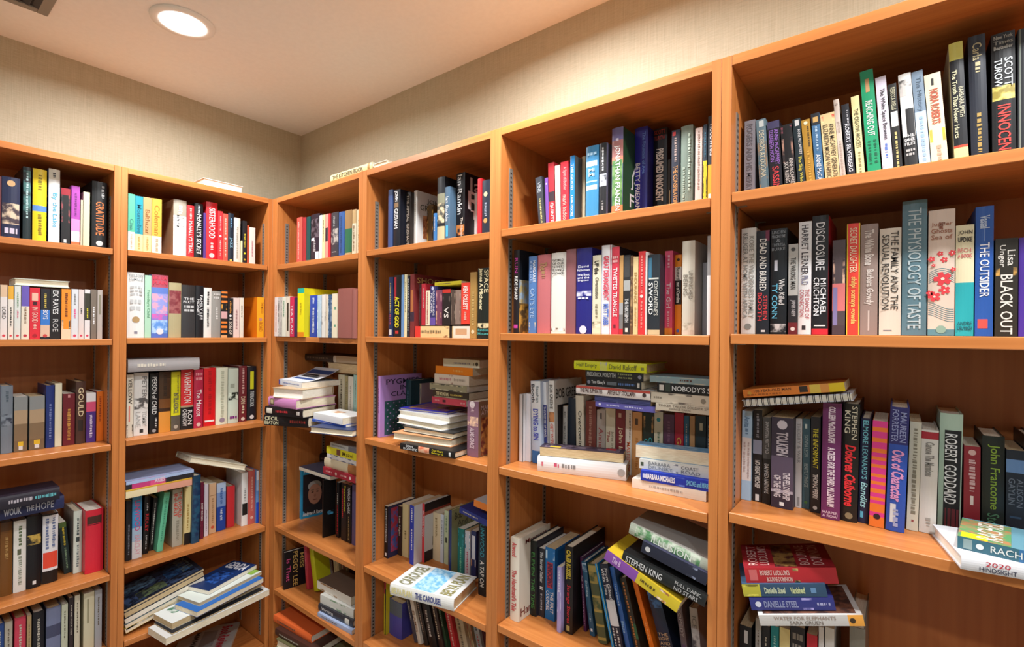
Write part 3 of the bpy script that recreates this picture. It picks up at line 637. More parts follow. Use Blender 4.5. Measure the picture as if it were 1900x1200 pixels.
mf|-0.4121 0.135 0.3907 0.0181 0.2 0.2078 180 12|e0d8b0|d8b830|yellow magazine at the left pile's foot|R 0 1 .5 1 d8b830
mf|-0.3789 0.135 0.4093 0.0209 0.2 0.2735 180 12|c8d8d0|a0b8c0|thick pale magazine in the left pile|
mf|-0.3817 0.135 0.4331 0.0196 0.2 0.2726 180 12|b8b4bc|404858|lilac grey magazine in the left pile|
mf|-0.384 0.135 0.4554 0.0202 0.2 0.2702 180 12|d08890|3c4458|pink-edged magazine in the left pile|
mf|-0.3856 0.135 0.4777 0.0085 0.2 0.2718 180 12|3c4458|2a3040|dark blue patterned magazine topmost of the left pile|FP .05 .95 .05 .95 181c28 405478;FP .1 .4 .2 .7 3c74b0 203c68;FP .5 .9 .1 .5 7098b8 283850;FP .45 .8 .6 .9 6c7c58 283038;FT .05 .2 .1 .7 8aa0a0 DETAIL
@1F
mf|-0.1714 0.2136 0.1006 0.0144 0.21 0.2252 146.5 -0|d8d8d4|d0d0cc|grey white magazine with red masthead on bottom shelf|FT .1 .3 .1 .9 c83040 Book Review;FP .35 .6 .2 .8 a8a8a8;FT .65 .75 .2 .8 555 MMMM
@2A
hu|0.1638 0.1009 1.7869 0.0433 0.1357 0.1996 0 0|e05c50||salmon red hardcover with pale dots|T .1 .9 f0a898 ~~~~~~~~
hu|0.2024 0.0991 1.7869 0.0303 0.1323 0.1945 0 0|a83034||dark red hardcover|-
hu|0.2367 0.0985 1.7869 0.0323 0.131 0.1927 0 0|1c4c4c||dark teal hardcover|-
hu|0.2885 0.0999 1.7869 0.0657 0.1338 0.1968 0 0|2c2430||dark purple book with white patches|N .1 .5 5c5058 201820;R .5 .56 .1 .5 e8e0e8;R .8 .96 .6 .95 e0d8e0;T .55 .8 c0b8b8 ~~~~
pu|0.3353 0.0961 1.7869 0.0218 0.1262 0.1856 0 0|f0ece4||slim white book|-
pu|0.3573 0.0958 1.7869 0.0191 0.1256 0.1847 0 0|ecd8a0||slim pale yellow book|
pu|0.3791 0.0957 1.7869 0.0213 0.1254 0.1844 0 0|e89888||salmon pink paperback with dark label|R .3 .6 .1 .9 2c2830
pu|0.3976 0.0957 1.7869 0.0127 0.1255 0.1845 0 0|c83038||very thin red book|-
hu|0.4321 0.0955 1.7869 0.0509 0.1249 0.1837 0 0|3c3a40||charcoal book with grey figure|T .08 .3 909090 ~~~;N .35 .7 a8a098 3c3a40;R .85 .87 .2 .8 909090
hu|0.4797 0.0941 1.7869 0.0392 0.1222 0.1797 0 0|385c98||blue cloth hardcover|T .1 .9 2c4878 ~~~~~~~~~
hu|0.5248 0.0941 1.7869 0.0458 0.1223 0.1798 0 0|a07c50||tan and green hardcover|S .4 .92 2c6c4c;S .92 1 b09c70
hu|0.5645 0.0931 1.7869 0.0264 0.1202 0.1767 0 0|e8dcc0||cream book beside the right post|S 0 .3 c8a878;T .35 .9 8a6a48 ~~~~
hu|0.5983 0.0914 1.7869 0.0384 0.1169 0.1719 0 0|ddd0b0||cream book partly behind the right post|T .2 .9 6a5038 ~~~~~~
@2B
pu|0.056 0.0503 1.4711 0.0285 0.1166 0.1715 0 0|f0e4e0||white paperback with pink lettering|T .2 .9 e09088 ~~~~~~~
pu|0.0884 0.0499 1.4711 0.0297 0.1157 0.1702 0 0|c8c4c0||grey zebra-patterned paperback|N .05 .95 e8e4e0 2c2c2c
pu|0.1224 0.0502 1.4711 0.032 0.1164 0.1712 0 0|ececdc||white paperback with green lettering|T .1 .5 78b090 ~~~~~
pu|0.1552 0.0503 1.4711 0.03 0.1166 0.1714 0 0|e8dcc8||cream paperback with dark title strip|R .16 .86 .3 .75 3c3428
pu|0.1901 0.0494 1.4711 0.0334 0.1147 0.1687 0 0|d83058||crimson paperback with white title|T .2 .92 f0e0e4 TEA PLAN
pu|0.2204 0.0478 1.4711 0.0209 0.1116 0.1642 0 0|3c2450||dark purple paperback|-
pu|0.2596 0.092 1.4711 0.0503 0.2 0.2014 0 0|f4e814|f0e414|large yellow book with teal head|S 0 .1 28b09c;S .9 1 f09018;T .3 .55 c8b010 ~~~~
pu|0.3125 0.0761 1.4711 0.0536 0.117 0.1721 0 0|2848b8||royal blue paperback with white script|T .06 .2 c8d0f0 ~~;T .3 .9 e8ecf8 ~~~~~~~
pu|0.3991 0.0493 1.4711 0.0283 0.1146 0.1685 0 0|b8d0e0||pale blue paperback|N .1 .9 d8e4ec 90b0c8
pu|0.4292 0.0496 1.4711 0.0266 0.1151 0.1693 0 0|e8e4dc||white paperback with grey picture|N .4 .7 505050 e0dcd4
pu|0.4525 0.0493 1.4711 0.0146 0.1145 0.1684 0 0|ecdcc4||slim cream paperback|
pu|0.4737 0.049 1.4711 0.0224 0.114 0.1676 0 0|38587c||blue and white patterned paperback|N .05 .95 b8c8d8 284868
pu|0.5035 0.0497 1.4711 0.032 0.1154 0.1696 0 0|ece0c4||cream paperback with green lettering|R .3 .36 .5 .8 60a080;R .7 .75 .5 .8 60a080
hu|0.5688 0.0556 1.4711 0.0917 0.1272 0.1871 0 0|985c54||wide mauve brown hardcover|-
hu|0.6285 0.0541 1.4711 0.0226 0.1243 0.1827 0 0|a0645c||mauve brown book beside the right post|-
@2C
pu|0.3371 0.2029 1.1105 0.0461 0.1358 0.1997 0 0|dcd4b8||cream paperback with brown vertical title|T .1 .9 6a5c48 ~~~~~~~~~
pu|0.3733 0.2019 1.1105 0.0205 0.1338 0.1968 0 0|b0a478||slim khaki paperback|
pu|0.4038 0.2016 1.1105 0.0347 0.1332 0.1958 0 0|e8e4d8||white paperback in the back row|T .2 .8 b8b0a0 ~~~~~
pu|0.4367 0.2047 1.1105 0.0257 0.1394 0.205 0 0|a8d0c8||pale teal paperback in the back row|
hf|0.3457 0.2115 1.3161 0.0436 0.153 0.2373 180 -0|a88860|8a6c48|tan hardcover lying on the back row|
hf|0.2536 0.2115 1.3601 0.0298 0.153 0.4203 0 0|4c3c34||dark brown book topmost of the back row|S 0 .55 2c2420;T .05 .45 786858 ~~~~~~;S .55 .6 d8d0c0;S .6 1 c0a888
hf|0.2379 0.0038 1.1105 0.0417 0.17 0.2109 22.7 0|18161a||black hardcover lettered in cream, foot of protruding pile|T1 .03 .34 e8e0b8 CECIL;T2 .03 .34 e8e0b8 BEATON;T .6 .95 a03830 ~~~~~~~
hf|0.25 0.0037 1.1526 0.0342 0.18 0.2121 12.6 0|1c181c||black hardcover with red and white spine marks|R .05 .2 .2 .8 e8e0d0;T .3 .62 c03038 ~~~~;R .85 .93 .3 .7 d8d0c8
hf|0.2509 0.0093 1.1873 0.0373 0.19 0.1883 4.6 0|d890c8||lilac pink hardcover in the protruding pile|R .08 .22 .15 .85 6a5840;R .1 .2 .25 .75 d8c8a0
hf|0.2633 0.0059 1.2249 0.0396 0.17 0.1646 194.2 -0|e8e0c8|d0b490|thick book with page edges out in protruding pile|
cf|0.2189 0.057 1.2649 0.022 0.17 0.2 -2.8 0|e8ecf0||white paperback with a curled front cover|S 0 .06 2848b0;M .2 .9 7088c0
hf|0.5331 0.0081 1.1105 0.0239 0.12 0.1986 196.7 -0|ece4d8|303c60|white hardcover at foot of right pile|R .1 .9 .0 .1 384868
pf|0.4699 0.0501 1.1348 0.0095 0.12 0.2148 2.9 0|2c54b8|2c54b8|blue paperback in the right pile|
pf|0.4697 0.0487 1.1447 0.0253 0.12 0.2076 -1.3 0|f0f0f0|f0efea|white paperback with red emblem, topmost of right pile|FP .2 .5 .4 .7 c89870 f0ece4
@2D
pu|0.3663 0.1814 0.6326 0.0194 0.1565 0.2302 0 0|1a181c||black paperback with red vertical title|T .2 .4 d8d0c8 ~~~~;T .42 .95 d02830 ~~~~~~~~
pu|0.4137 0.1816 0.6326 0.0369 0.1606 0.2362 0 0|241c1c||dark brown paperback with yellow and red lettering|T1 .04 .5 d8d030 Remember;T2 .1 .6 c03030 ~~~~
pu|0.4491 0.1816 0.6326 0.0279 0.1605 0.2361 0 0|141416||black paperback with white vertical name|T .05 .5 e8e8e8 MARCIA CLARK;T .55 .95 a89060 ~~~~~~
hu|0.4823 0.1838 0.6326 0.0285 0.1665 0.2448 0 0|605884||slate purple hardcover beside the post|-
pf|0.5143 0.0813 0.9296 0.0262 0.1426 0.2161 0 0|a82838||red paperback, lowest of flat pile|T .1 .3 e89898 ~~~~;L .42 e0c8b8;T .55 .75 e8b0a8 ~~~~;L .85 f0d8d0
hf|0.5124 0.0853 0.9562 0.0349 0.1405 0.2129 0 0|dcc8a8||tan thick book in flat pile|S 0 .75 e0d0b0;S .75 1 a87040
pf|0.5158 0.0845 0.9915 0.0178 0.1289 0.1954 0 0|e4e0dc||white book with navy pattern in flat pile|N .1 .95 28386c d8d4d8
pf|0.5135 0.0857 1.0097 0.0277 0.1314 0.199 0 0|ece030||yellow paperback with maroon patch in flat pile|R .35 .48 .1 .9 805040;T .55 .9 705818 Mazel
pf|0.5269 0.0766 1.0378 0.019 0.1132 0.1715 0 0|c4c4c0||silver grey book topmost of flat pile|T .05 .6 8a8a88 ~~~~~~~~;S .7 1 787880
hu|0.0614 0.1722 0.6326 0.022 0.1174 0.2378 -11.1 0|2c9cd0||blue memoir standing face out with a man's portrait|FP .16 .86 .06 .96 241c24;PORTRAIT;FT .02 .13 .06 .96 f0f0f0 Word for Word;FT .88 .98 .06 .96 f0f0f0 Andrew A Rooney;M .1 .9 b8e0f0
hu|0.3246 0.0903 0.6326 0.008 0.0553 0.2395 -6.7 0|141416||black hardcover standing face out, blue swoosh|FP .55 .62 .3 .8 48a0d0 141416
hf|0.07 0.25 0.871 0.0412 0.07 0.0569 0 0|241e20||black book lying on the rear stack|T .2 .6 6a4a48 ~~~~~;L .85 c89090
pf|0.2247 0.14 0.8727 0.0162 0.12 0.2475 180 -0|68708c|68708c|blue grey paperback lying behind the face-out book|
@2E
hu|0.084 0.0708 0.3526 0.02 0.0952 0.1632 -10.1 0|14121a|14121a|black biography face out, title running down its cover|FV .06 .94 .1 .28 e85898 Is That;FV .03 .97 .4 .62 e0b868 PEGGY LEE;FV .08 .55 .72 .9 e0b868 MISS
hu|0.1591 0.1541 0.354 0.0232 0.1281 0.1884 0 -6.9|c03848||slim red hardcover leaning left|T .1 .7 e08890 ~~~~~
hu|0.21 0.1619 0.3566 0.0343 0.1238 0.182 0 -13.5|c8c820||yellow green book leaning left|-
pu|0.2338 0.22 0.3538 0.0109 0.1 0.1338 0 -12.5|6c5c68||slim grey purple paperback|
pu|0.2458 0.22 0.3538 0.0109 0.1 0.1327 0 -12.4|481820||dark maroon paperback|
pu|0.2578 0.22 0.3534 0.0111 0.1 0.1336 0 -8.5|d8ccb0||cream paperback, left of three|
pu|0.2698 0.22 0.3534 0.0111 0.1 0.1397 0 -8|dcd0b4||cream paperback, middle of three|
pu|0.2827 0.22 0.3534 0.0127 0.1 0.1453 0 -7.5|d8ccac||cream paperback, right of three|
pu|0.3067 0.2215 0.3526 0.0277 0.103 0.1514 0 0|6c2c30||maroon paperback in the back row|
pu|0.3396 0.2222 0.3526 0.0322 0.1044 0.1535 0 0|5c4030||brown paperback in the back row|
pf|0.4887 0.0712 0.3526 0.017 0.12 0.2134 3.3 0|a8b8d8||pale blue paperback under the grey one|
hf|0.4786 0.08 0.37 0.0274 0.12 0.2131 4 0|34343a||black and grey book with white lettering|T .05 .5 e0dcd8 Writing;R .78 .9 .1 .9 e0dcd0
pf|0.4736 0.0891 0.3978 0.0343 0.12 0.203 4.7 0|dcdcd4||white floral paperback under the top book|N .3 .8 789878 dcdcd4
pf|0.435 0.1024 0.4325 0.033 0.12 0.2249 2 0|ece4d8|7c6858|cream paperback with brown floral cover, topmost|N .1 .6 a07850 ece4d8
@2F
hf|0.2652 0.0653 0.1112 0.0393 0.2 0.2336 3.7 0|8a8060|6a6450|olive grey book at the bottom|
hf|0.2808 0.0795 0.1509 0.036 0.2 0.3129 185.9 -0|989468|706c48|olive book with cream page edges|
hf|0.2368 0.085 0.1874 0.0292 0.2 0.2742 5.2 0|4c3028||dark brown book under the orange one|
hf|0.185 0.0915 0.2169 0.0298 0.18 0.2711 4.2 0|f07038|f07038|orange hardcover topmost on lowest shelf|
@3A
hu|0.7654 0.1192 1.7904 0.0242 0.1484 0.2183 0 0|3c5488||slate blue hardcover|S 0 .1 304468
hu|0.8 0.1172 1.7904 0.037 0.1445 0.2125 0 0|141722||black hardcover with white vertical name|T .02 .2 e8e8e8 JOHN;R .22 .3 .2 .8 8a6a48;T .32 .65 e8e8e8 GRISHAM;FT .25 .6 .2 .8 d8d0c0 G
hu|0.8316 0.1418 1.7904 0.024 0.1389 0.2043 0 0|2c2420||dark brown hardcover with white lettering|T .05 .9 d8ccc0 THE APPEAL GRISHAM
hu|0.853 0.1588 1.7904 0.0168 0.1428 0.21 0 0|ecece8|e4e4e0|white hardcover with author name on cover|M .2 .6 a09878;FT .1 .2 .3 .95 5c5848 JOHN;FT .22 .32 .1 .95 5c5848 GRISHAM;FP .4 .8 .2 .7 8a5030 c89060
pu|0.8779 0.1917 1.7904 0.031 0.1118 0.1644 0 0|6a5434||brown gold paperback|N .05 .95 c8a048 30281c
pu|0.9991 0.095 1.7904 0.0127 0.1 0.1008 0 0|3878b8||thin blue paperback|
hu|1.0246 0.1185 1.7904 0.0345 0.147 0.2162 0 0|181a20||tall hardcover with man's face on spine|S .25 .4 8a8870;N .4 .7 d0bc98 484840;S .75 1 c8b890
hu|1.0544 0.1073 1.7904 0.0233 0.1221 0.1796 0 0|4c6880||grey blue hardcover with white name|T .18 .62 e8ecf0 Ian Rankin;R .7 .9 .3 .7 48b0e0
hu|1.0861 0.1493 1.7904 0.0381 0.1534 0.2256 0 0|181418||tall black hardcover with white name|T .03 .6 ececec Ian Rankin;T1 .65 .96 e8dcd0 The Naming;N .75 .9 c07838 281c18;FT .05 .25 .1 .6 d8d8d8 Ia;FT .25 .52 .1 .9 e8e8e8 Ra;FT .52 .65 .1 .9 f0f0f0 The
pu|1.1117 0.1773 1.7904 0.0111 0.1129 0.1661 0 0|ece8e4||thin white paperback|-
hu|1.1946 0.1064 1.7904 0.0149 0.1228 0.1806 0 0|d82830||tall thin red book|-
hu|1.2209 0.1031 1.7904 0.0328 0.1162 0.1709 0 0|202838||navy book with round planets|L .25 c8c098;L .72 d89858;T .4 .65 98a0b0 ~~~~~
@3B
hu|0.7766 0.1146 1.4788 0.024 0.1452 0.2136 0 0|203058||navy hardcover with gold lettering|T .1 .6 b8a060 ~~~~~~~~;T .62 .8 c05050 ~~~;R .88 .97 .2 .8 ccc
hu|0.813 0.1162 1.4788 0.0429 0.1484 0.2183 0 0|16181a||black hardcover with yellow title on its lower spine|R .03 .4 .05 .4 a82030;T .35 .85 d8d028 ACT OF GOD;R .9 .95 .3 .7 c03030
pu|0.8428 0.116 1.4788 0.0126 0.1479 0.2175 0 0|6890c0||thin pale blue book|-
hu|0.8583 0.1162 1.4788 0.0141 0.1484 0.2183 0 0|e0d8b0||slim cream book|
pu|0.8732 0.1144 1.4788 0.0114 0.1447 0.2128 0 0|282c34||slim dark book with white lettering|T .05 .9 d8d8d0 ~~~~~~~~~~~~
hu|0.8916 0.162 1.4788 0.0213 0.24 0.2173 0 0|7c3030||maroon leatherette hardcover with gold cover title|R .25 .6 .2 .8 b06838;S .6 .75 3c2c3c;FT .05 .14 .05 .9 c8a868 SHOOTING
pu|0.9085 0.1145 1.5198 0.0103 0.1 0.1427 0 0|6c4848||thin mauve paperback|M .1 .9 b09090
pu|0.9501 0.092 1.5195 0.0188 0.1 0.1407 0 0|b82838||dark red paperback standing on a flat book|
pu|0.9715 0.092 1.5194 0.0193 0.1 0.1163 0 0|e8dcc0||cream paperback with red script|T .05 .95 b04848 ~~~~~~~~
pu|0.9955 0.092 1.5194 0.0251 0.1 0.1303 0 0|343468||navy paperback with white capitals|L .06 c8c8e8;T1 .12 .75 e0dce8 ROSAMUNDE;T2 .12 .75 e0dce8 PILCHER;S .8 1 6850a0
pu|1.0244 0.092 1.5194 0.0284 0.1 0.1162 0 0|784058||mauve paperback with pink picture blocks|N .05 .5 c89090 603048;N .6 .95 d0a080 582838
pu|1.0594 0.092 1.5204 0.0365 0.1 0.1157 0 0|221c1c||black paperback with red head|S 0 .1 c03028;T .5 .8 e8e0d8 VS;N .2 .4 4c4440 181414
pu|1.0887 0.092 1.5209 0.0184 0.1 0.1118 0 0|504038||brown paperback standing on flat book|N .1 .9 807060 383028
pu|1.1116 0.092 1.5219 0.0237 0.1 0.1098 0 0|8a7468||grey brown paperback standing on flat book|N .1 .9 a89080 685448
pu|1.1435 0.092 1.5229 0.0356 0.1 0.1297 0 0|e84030||orange red paperback with white vertical name|T .08 .65 f4d8d0 KEN FOLLETT;T .7 .9 f0b0a0 ~~~
pf|1.0362 0.102 1.4788 0.0379 0.12 0.254 0 0|e8c890||cream paperback lying flat on the shelf|S 0 .11 d83830;T .12 .5 807050 ~~~~~~~~;N .55 .65 806040 e8c890;S .65 .7 181414;S .72 1 e8dccc;R .76 .95 .3 .8 c8a078
pf|1.0568 0.1 1.6503 0.0116 0.1 0.122 0 0|d8c828||thin yellow paperback lying on small upright row|
pu|1.1765 0.1117 1.4788 0.0265 0.1395 0.2051 0 0|b08848||tall golden tan paperback|T .3 .8 d0b070 ~~~~~~;L .9 e8d8b0
hu|1.2188 0.1151 1.4788 0.0536 0.1462 0.2151 0 0|1c2420||black hardcover with large cream lettering|T1 .03 .35 e8dcb0 SPACE;T2 .0 .6 e8dcb0 James A Michener;N .78 .85 d8cca0 1c2420;H .86 .96 50b8b8 Random/House
@3C
hu|0.7203 0.1384 1.1106 0.0134 0.2 0.2233 0 0|c090d0|b088c8|lilac hardcover with teal floral front cover|T .2 .6 6a4888 ~~~~~;FP .42 .98 .1 1 1c4844 304c58;FT .06 .15 .1 .95 383048 PYGMIES;FT .17 .25 .3 .8 383048 IN;FT .27 .35 .1 .9 383048 CLASS;DOTS
hu|0.7421 0.2208 1.1109 0.0298 0.1344 0.2026 0 1|1c3c44||dark teal hardcover|S .6 .8 1c5c70;S .85 1 2888a0;T .2 .5 48687c ~~~~
hu|0.7632 0.2421 1.1107 0.0108 0.0918 0.1873 0 0.9|a8987c|a08c90|beige hardcover with dark decorated stripe|R .02 .98 .05 .4 6a645c;R .1 .5 .45 .6 303c70;S .9 1 c8bc98
pf|1.0054 0.1644 1.2491 0.022 0.1089 0.165 0 0|d04858||coral red paperback, foot of rear pile|T .1 .25 e8a0a0 MMM;R .33 .42 .3 .7 502028;T .85 .97 f0b0b0 MM
pf|1.0139 0.1666 1.2716 0.0242 0.1133 0.1716 0 0|3c3024||dark brown paperback with cream title|T .1 .45 e0d0a0 THE MOUNTAIN;T .5 .85 c8b050 ~~~~~~~;R .05 .95 .02 .14 a8a080
pf|1.0008 0.1687 1.2961 0.0221 0.1174 0.1779 0 0|a09878||olive paperback with small pictures|N .05 .9 484840 b8b090
pf|1.0124 0.1692 1.3186 0.033 0.1084 0.1642 0 0|e4d4c0||cream paperback with pink lettering in rear pile|T .15 .5 d08890 ~~~~~~;N .45 .55 a08070 e4d4c0;T .58 .9 b0a090 ~~~~~~
pf|1.0183 0.1782 1.352 0.0268 0.1164 0.1764 0 0|f08818||orange paperback in rear pile|T .5 .75 f8b860 ~~~~~
pf|1.0523 0.1753 1.3792 0.0265 0.1106 0.1676 0 0|e4dcc0||cream paperback topmost of rear pile|M .3 .75 a098a0;R .84 .86 .3 .6 706858;L .93 504838
hu|1.1701 0.1082 1.1106 0.0471 0.1173 0.1725 0 0|8a6478|9c8068|mauve hardcover standing at the shelf front|L .06 e8d8d8;T .08 .2 d0b0b8 ~~;N .28 .45 e8c0a0 906878;T .48 .85 d8c0c8 ALIAS GRACE;FT .08 .16 .1 .95 ecdce0 MARGARET;FT .17 .25 .1 .95 ecdce0 ATWOOD;FP .3 .98 .1 .95 d09858 7c4038
hf|1.0258 0.0678 1.1106 0.0202 0.17 0.2271 6.4 0|1a181a||black hardcover with white and yellow spine lettering|T1 .12 .25 e8e8e8 DEAN;T2 .07 .33 e8e8e8 KOONTZ;N .35 .55 d07050 e0b090;T1 .6 .8 e8d020 Our Heart;T2 .58 .82 e8d020 Belongs to;R .9 .93 .2 .8 ddd
hf|0.9625 0.1003 1.1312 0.0246 0.18 0.2428 189.6 -0|e4d8c0|e0a070|thick book, page edges out, orange board|
hf|0.9811 0.1126 1.1562 0.0184 0.17 0.2213 184.9 -0|dce4e0|303030|white paperback in the pile's middle|
hf|0.9346 0.1405 1.175 0.0209 0.2 0.227 178.3 -0|d8d4c4|f0f0f0|white hardcover with tan page edges|
hf|0.926 0.1627 1.1963 0.0212 0.2 0.2478 181.5 -0|ece4d0|f4f4f0|hardcover with page edges out under purple book|
hf|0.8952 0.1784 1.2179 0.0069 0.2 0.2121 188.7 -0|e8e0cc|3838b8|hardcover with purple and ochre front cover|FP .1 .9 .1 .9 7c48a0 b08840
@3D
pu|0.7016 0.1575 0.6469 0.0212 0.132 0.1941 0 0|141416|2c2c50|black paperback with colourful front cover|T .05 .7 d0d0d0 ~~~~~~~~;R .9 .96 .3 .7 eee;FP .05 .9 .1 .95 3858a0 a02c40;FP .1 .35 .5 .95 48a8d8
pu|0.7237 0.2004 0.6469 0.0209 0.1265 0.186 0 0|38241c||dark brown paperback with white lettering|T .05 .75 d8ccc0 Last Night
pu|0.7524 0.2091 0.6469 0.0345 0.1355 0.1993 0 0|d8c898||tan paperback|T .5 .65 8a7850 ~~;FP .2 .8 .1 .9 b09c70
pu|0.8176 0.1896 0.6469 0.0229 0.1468 0.2159 0 0|2840b8|e4e4e8|bright blue paperback with white lettering|T .05 .3 e8e8f4 ~~~~;T .4 .75 e8e8f4 ~~~~~
hu|0.8365 0.2209 0.6469 0.0132 0.1343 0.216 0 0|d83840|dcdcdc|red hardcover with white lettering|T .12 .55 f4e0dc MURDER MAN;FP 0 .14 0 1 241c1c;FP .14 .2 0 1 a84838;FT .24 .38 .2 .8 c03838 H;FT .6 .76 .3 .9 303030 LA;FP .82 1 0 1 2c2020
hu|0.8646 0.2406 0.6469 0.041 0.0949 0.1775 0 0|e0cca8||tan cream hardcover|T .1 .5 a08860 ~~~~
pu|0.8942 0.2411 0.6469 0.0163 0.0938 0.1784 0 0|d4dce8||slim white blue book|
pu|0.9138 0.2423 0.6469 0.0208 0.0915 0.1963 0 0|c8d4b0||pale green paperback with cat drawing|R .5 .6 .3 .7 3c4438;T .1 .4 789070 ~~~
hu|0.9888 0.214 0.6469 0.013 0.148 0.2302 0 0|28346c|98986c|navy hardcover with olive front cover|FT .05 .16 .1 .95 484838 Bob Greene;FT .18 .28 .2 .95 585848 And You
pu|1.0108 0.2266 0.6469 0.0289 0.1103 0.1622 0 0|2c8078||teal paperback with multicolour lettering|N .05 .4 48a0b0 206860;T .4 .95 90d8b0 ~~~~~~
pu|1.0379 0.2306 0.6469 0.0233 0.1085 0.1595 0 0|d8d0d4||white paperback with red and teal pictures|N .05 .4 38889c e0d8dc;T .45 .92 d05068 ~~~~
pu|1.0617 0.235 0.6469 0.0223 0.106 0.1638 0 0|283060||navy and white paperback with orange spot|R .1 .6 .2 .8 e0dce0;N .6 .75 d88858 e0d0d0
pu|1.1596 0.1701 0.6469 0.0316 0.11 0.2394 0 0|15181c||black paperback with teal and white lettering|T .04 .48 3898a8 LINWOOD;T .53 .88 e8e4dc A TAP ON
pf|1.1741 0.11 0.9102 0.0198 0.1 0.1327 0 8|2c3888|28347c|blue book lying on the row's right end|
pf|1.2049 0.11 0.9512 0.0211 0.1 0.0702 0 5|f08838|d8d8d8|orange paperback at top of right end|FT .3 .6 .1 .9 e8e8e8 M
hf|1.02 0.0371 0.6469 0.0368 0.155 0.2356 14.6 0|eeeeea|ecece8|white hardcover lying flat, pale blue picture on cover|T .03 .36 e8dc98 BELVA PLAIN;T .41 .82 485090 THE CAROUSEL;FP .33 .68 .02 .98 70b0d8 b4d8ec;FT .05 .3 .08 .92 8a8868 CAROUSEL;FT .73 .95 .06 .94 98905c BELVA PLAIN
@3E
pu|0.7179 0.1489 0.3726 0.0103 0.1449 0.2131 0 0|d8c828||slim yellow and black book|S 0 .3 b03040;R .2 1 .5 1 181818
hu|0.7592 0.1401 0.3726 0.0708 0.1 0.1309 0 0|4848a0||blue violet hardcover|S 0 .4 58606c
pu|0.8486 0.1792 0.375 0.0148 0.1329 0.1954 0 -19.3|484450||slim grey book leaning left|
hu|0.8671 0.1841 0.3757 0.0194 0.1399 0.2057 0 -18.4|e0d4c4||cream hardcover leaning left with brown lettering|T .4 .85 9a6a48 FLAMES
hu|0.8903 0.1938 0.3762 0.0228 0.1408 0.2071 0 -18.6|2c2420||dark brown book leaning left|T .3 .8 a89080 ~~~~
hu|0.9314 0.1952 0.3787 0.0392 0.1489 0.219 0 -18.2|1c1a1c||black hardcover leaning left|T .4 .8 c8c0b8 ~~~~
hu|0.9662 0.2058 0.3766 0.0255 0.1531 0.2252 0 -18.1|3c2824||brown hardcover leaning left|T .3 .8 d8c8b0 ~~~~~
pu|0.9865 0.2134 0.3744 0.0115 0.1493 0.2296 0 -18.1|284830||slim dark green book leaning left|
pu|1.0137 0.2184 0.3768 0.0274 0.1392 0.2327 0 -17.7|c82c34||red paperback leaning left|T .3 .9 f0c0b8 ~~~~~~~
hu|1.0493 0.2237 0.3783 0.0388 0.1285 0.2349 0 -17.2|c8b898||cream hardcover leaning left with grey lettering|T .4 .9 78705c ~~~~~~
pu|1.0794 0.232 0.3751 0.0172 0.112 0.2398 0 -17.2|a89070||tan paperback leaning left|N .3 .9 b04040 d8c8a0
pu|1.1019 0.2375 0.3761 0.0243 0.1009 0.2427 0 -16.9|b8c4d0||pale blue paperback leaning left|T .3 .6 303c50 ~~~;T .65 .9 d04050 ~~~
pu|1.121 0.2435 0.3742 0.0107 0.0889 0.2447 0 -17|5c2830||dark red book leaning left|
@4A
pu|1.42 0.1103 1.7933 0.0213 0.1005 0.1478 0 -5.8|3c4048||dark grey paperback leaning left|T .1 .3 b8c0c8 VINE;T .42 .9 d0c888 ~~~~~
pu|1.4382 0.11 1.7924 0.0101 0.1 0.1411 0 -2.5|7c50a8||slim purple paperback|L .12 d8c8e8
pu|1.4542 0.1213 1.7926 0.0196 0.1226 0.1804 0 -2.2|c02c38||red paperback with white capitals at its foot|S .45 .6 3c2c34;T .62 .98 f4ece8 QUINTET
pu|1.4736 0.1175 1.7924 0.0159 0.115 0.1691 0 -1.8|e8e0d0||cream paperback leaning left|T .4 .7 d8ccb8 ~~~
pu|1.4954 0.1194 1.7925 0.0241 0.1188 0.1748 0 -1.4|d82838||bright red paperback with pink vertical lettering|T .08 .45 f09090 A Spot of Bother;T .52 .95 f4b8b0 mark haddon
hu|1.5167 0.1231 1.7922 0.0145 0.1262 0.1857 0 0|1c84c8|686868|slim bright blue hardcover with white lettering|T .12 .5 e8f0f8 THE GOOD;T .58 .88 e8f0f8 ~~~ MOORE
hu|1.5301 0.1621 1.7922 0.0102 0.1304 0.1918 0 0|d8c8a8||slim cream hardcover|-
hu|1.576 0.1278 1.7922 0.0375 0.1357 0.1995 0 0|3c88b8||sky blue hardcover with white lettering bands|H .08 .14 a8d0e8 MMM;R .2 .27 .05 .9 b8dcf0;H .3 .42 e0f0f8 Mi/Mi;R .46 .48 .05 .9 a0cce8;R .52 .58 .05 .9 c8e4f4
hu|1.6082 0.128 1.7922 0.02 0.136 0.1999 0 0|1c1c20|787490|black hardcover with pale middle band|T .06 .36 c8c8c8 ~~~~~~;S .4 .56 b8bcc8;N .42 .5 303438 c0c4d0;T .75 .88 989898 ~~~
hu|1.6481 0.1382 1.7922 0.0308 0.1564 0.23 0 0|605888|2c5030|thick hardcover with painted landscape and white name|S 0 .14 706898;S .14 .32 a8706c;S .32 .4 d08068;N .36 .86 3c6c34 688c50;S .86 1 d87848;T .12 .16 d8d0e0 ~~~~;T .2 .92 f4f4f0 JONATHAN FRANZEN;FT .35 .5 .1 .9 f0f0f0 A;FT .5 .65 .1 .9 f0f0f0 JO;FT .7 .85 .1 .9 f0f0f0 FR
hu|1.6819 0.2084 1.7922 0.0349 0.1593 0.2453 0 0|2c2c98||tall royal blue hardcover with white name|T1 .06 .5 6888d8 The Fountain of Age;T2 .38 .88 e4e4f0 BETTY FRIEDAN;R .93 .99 .3 .7 d8d8f0
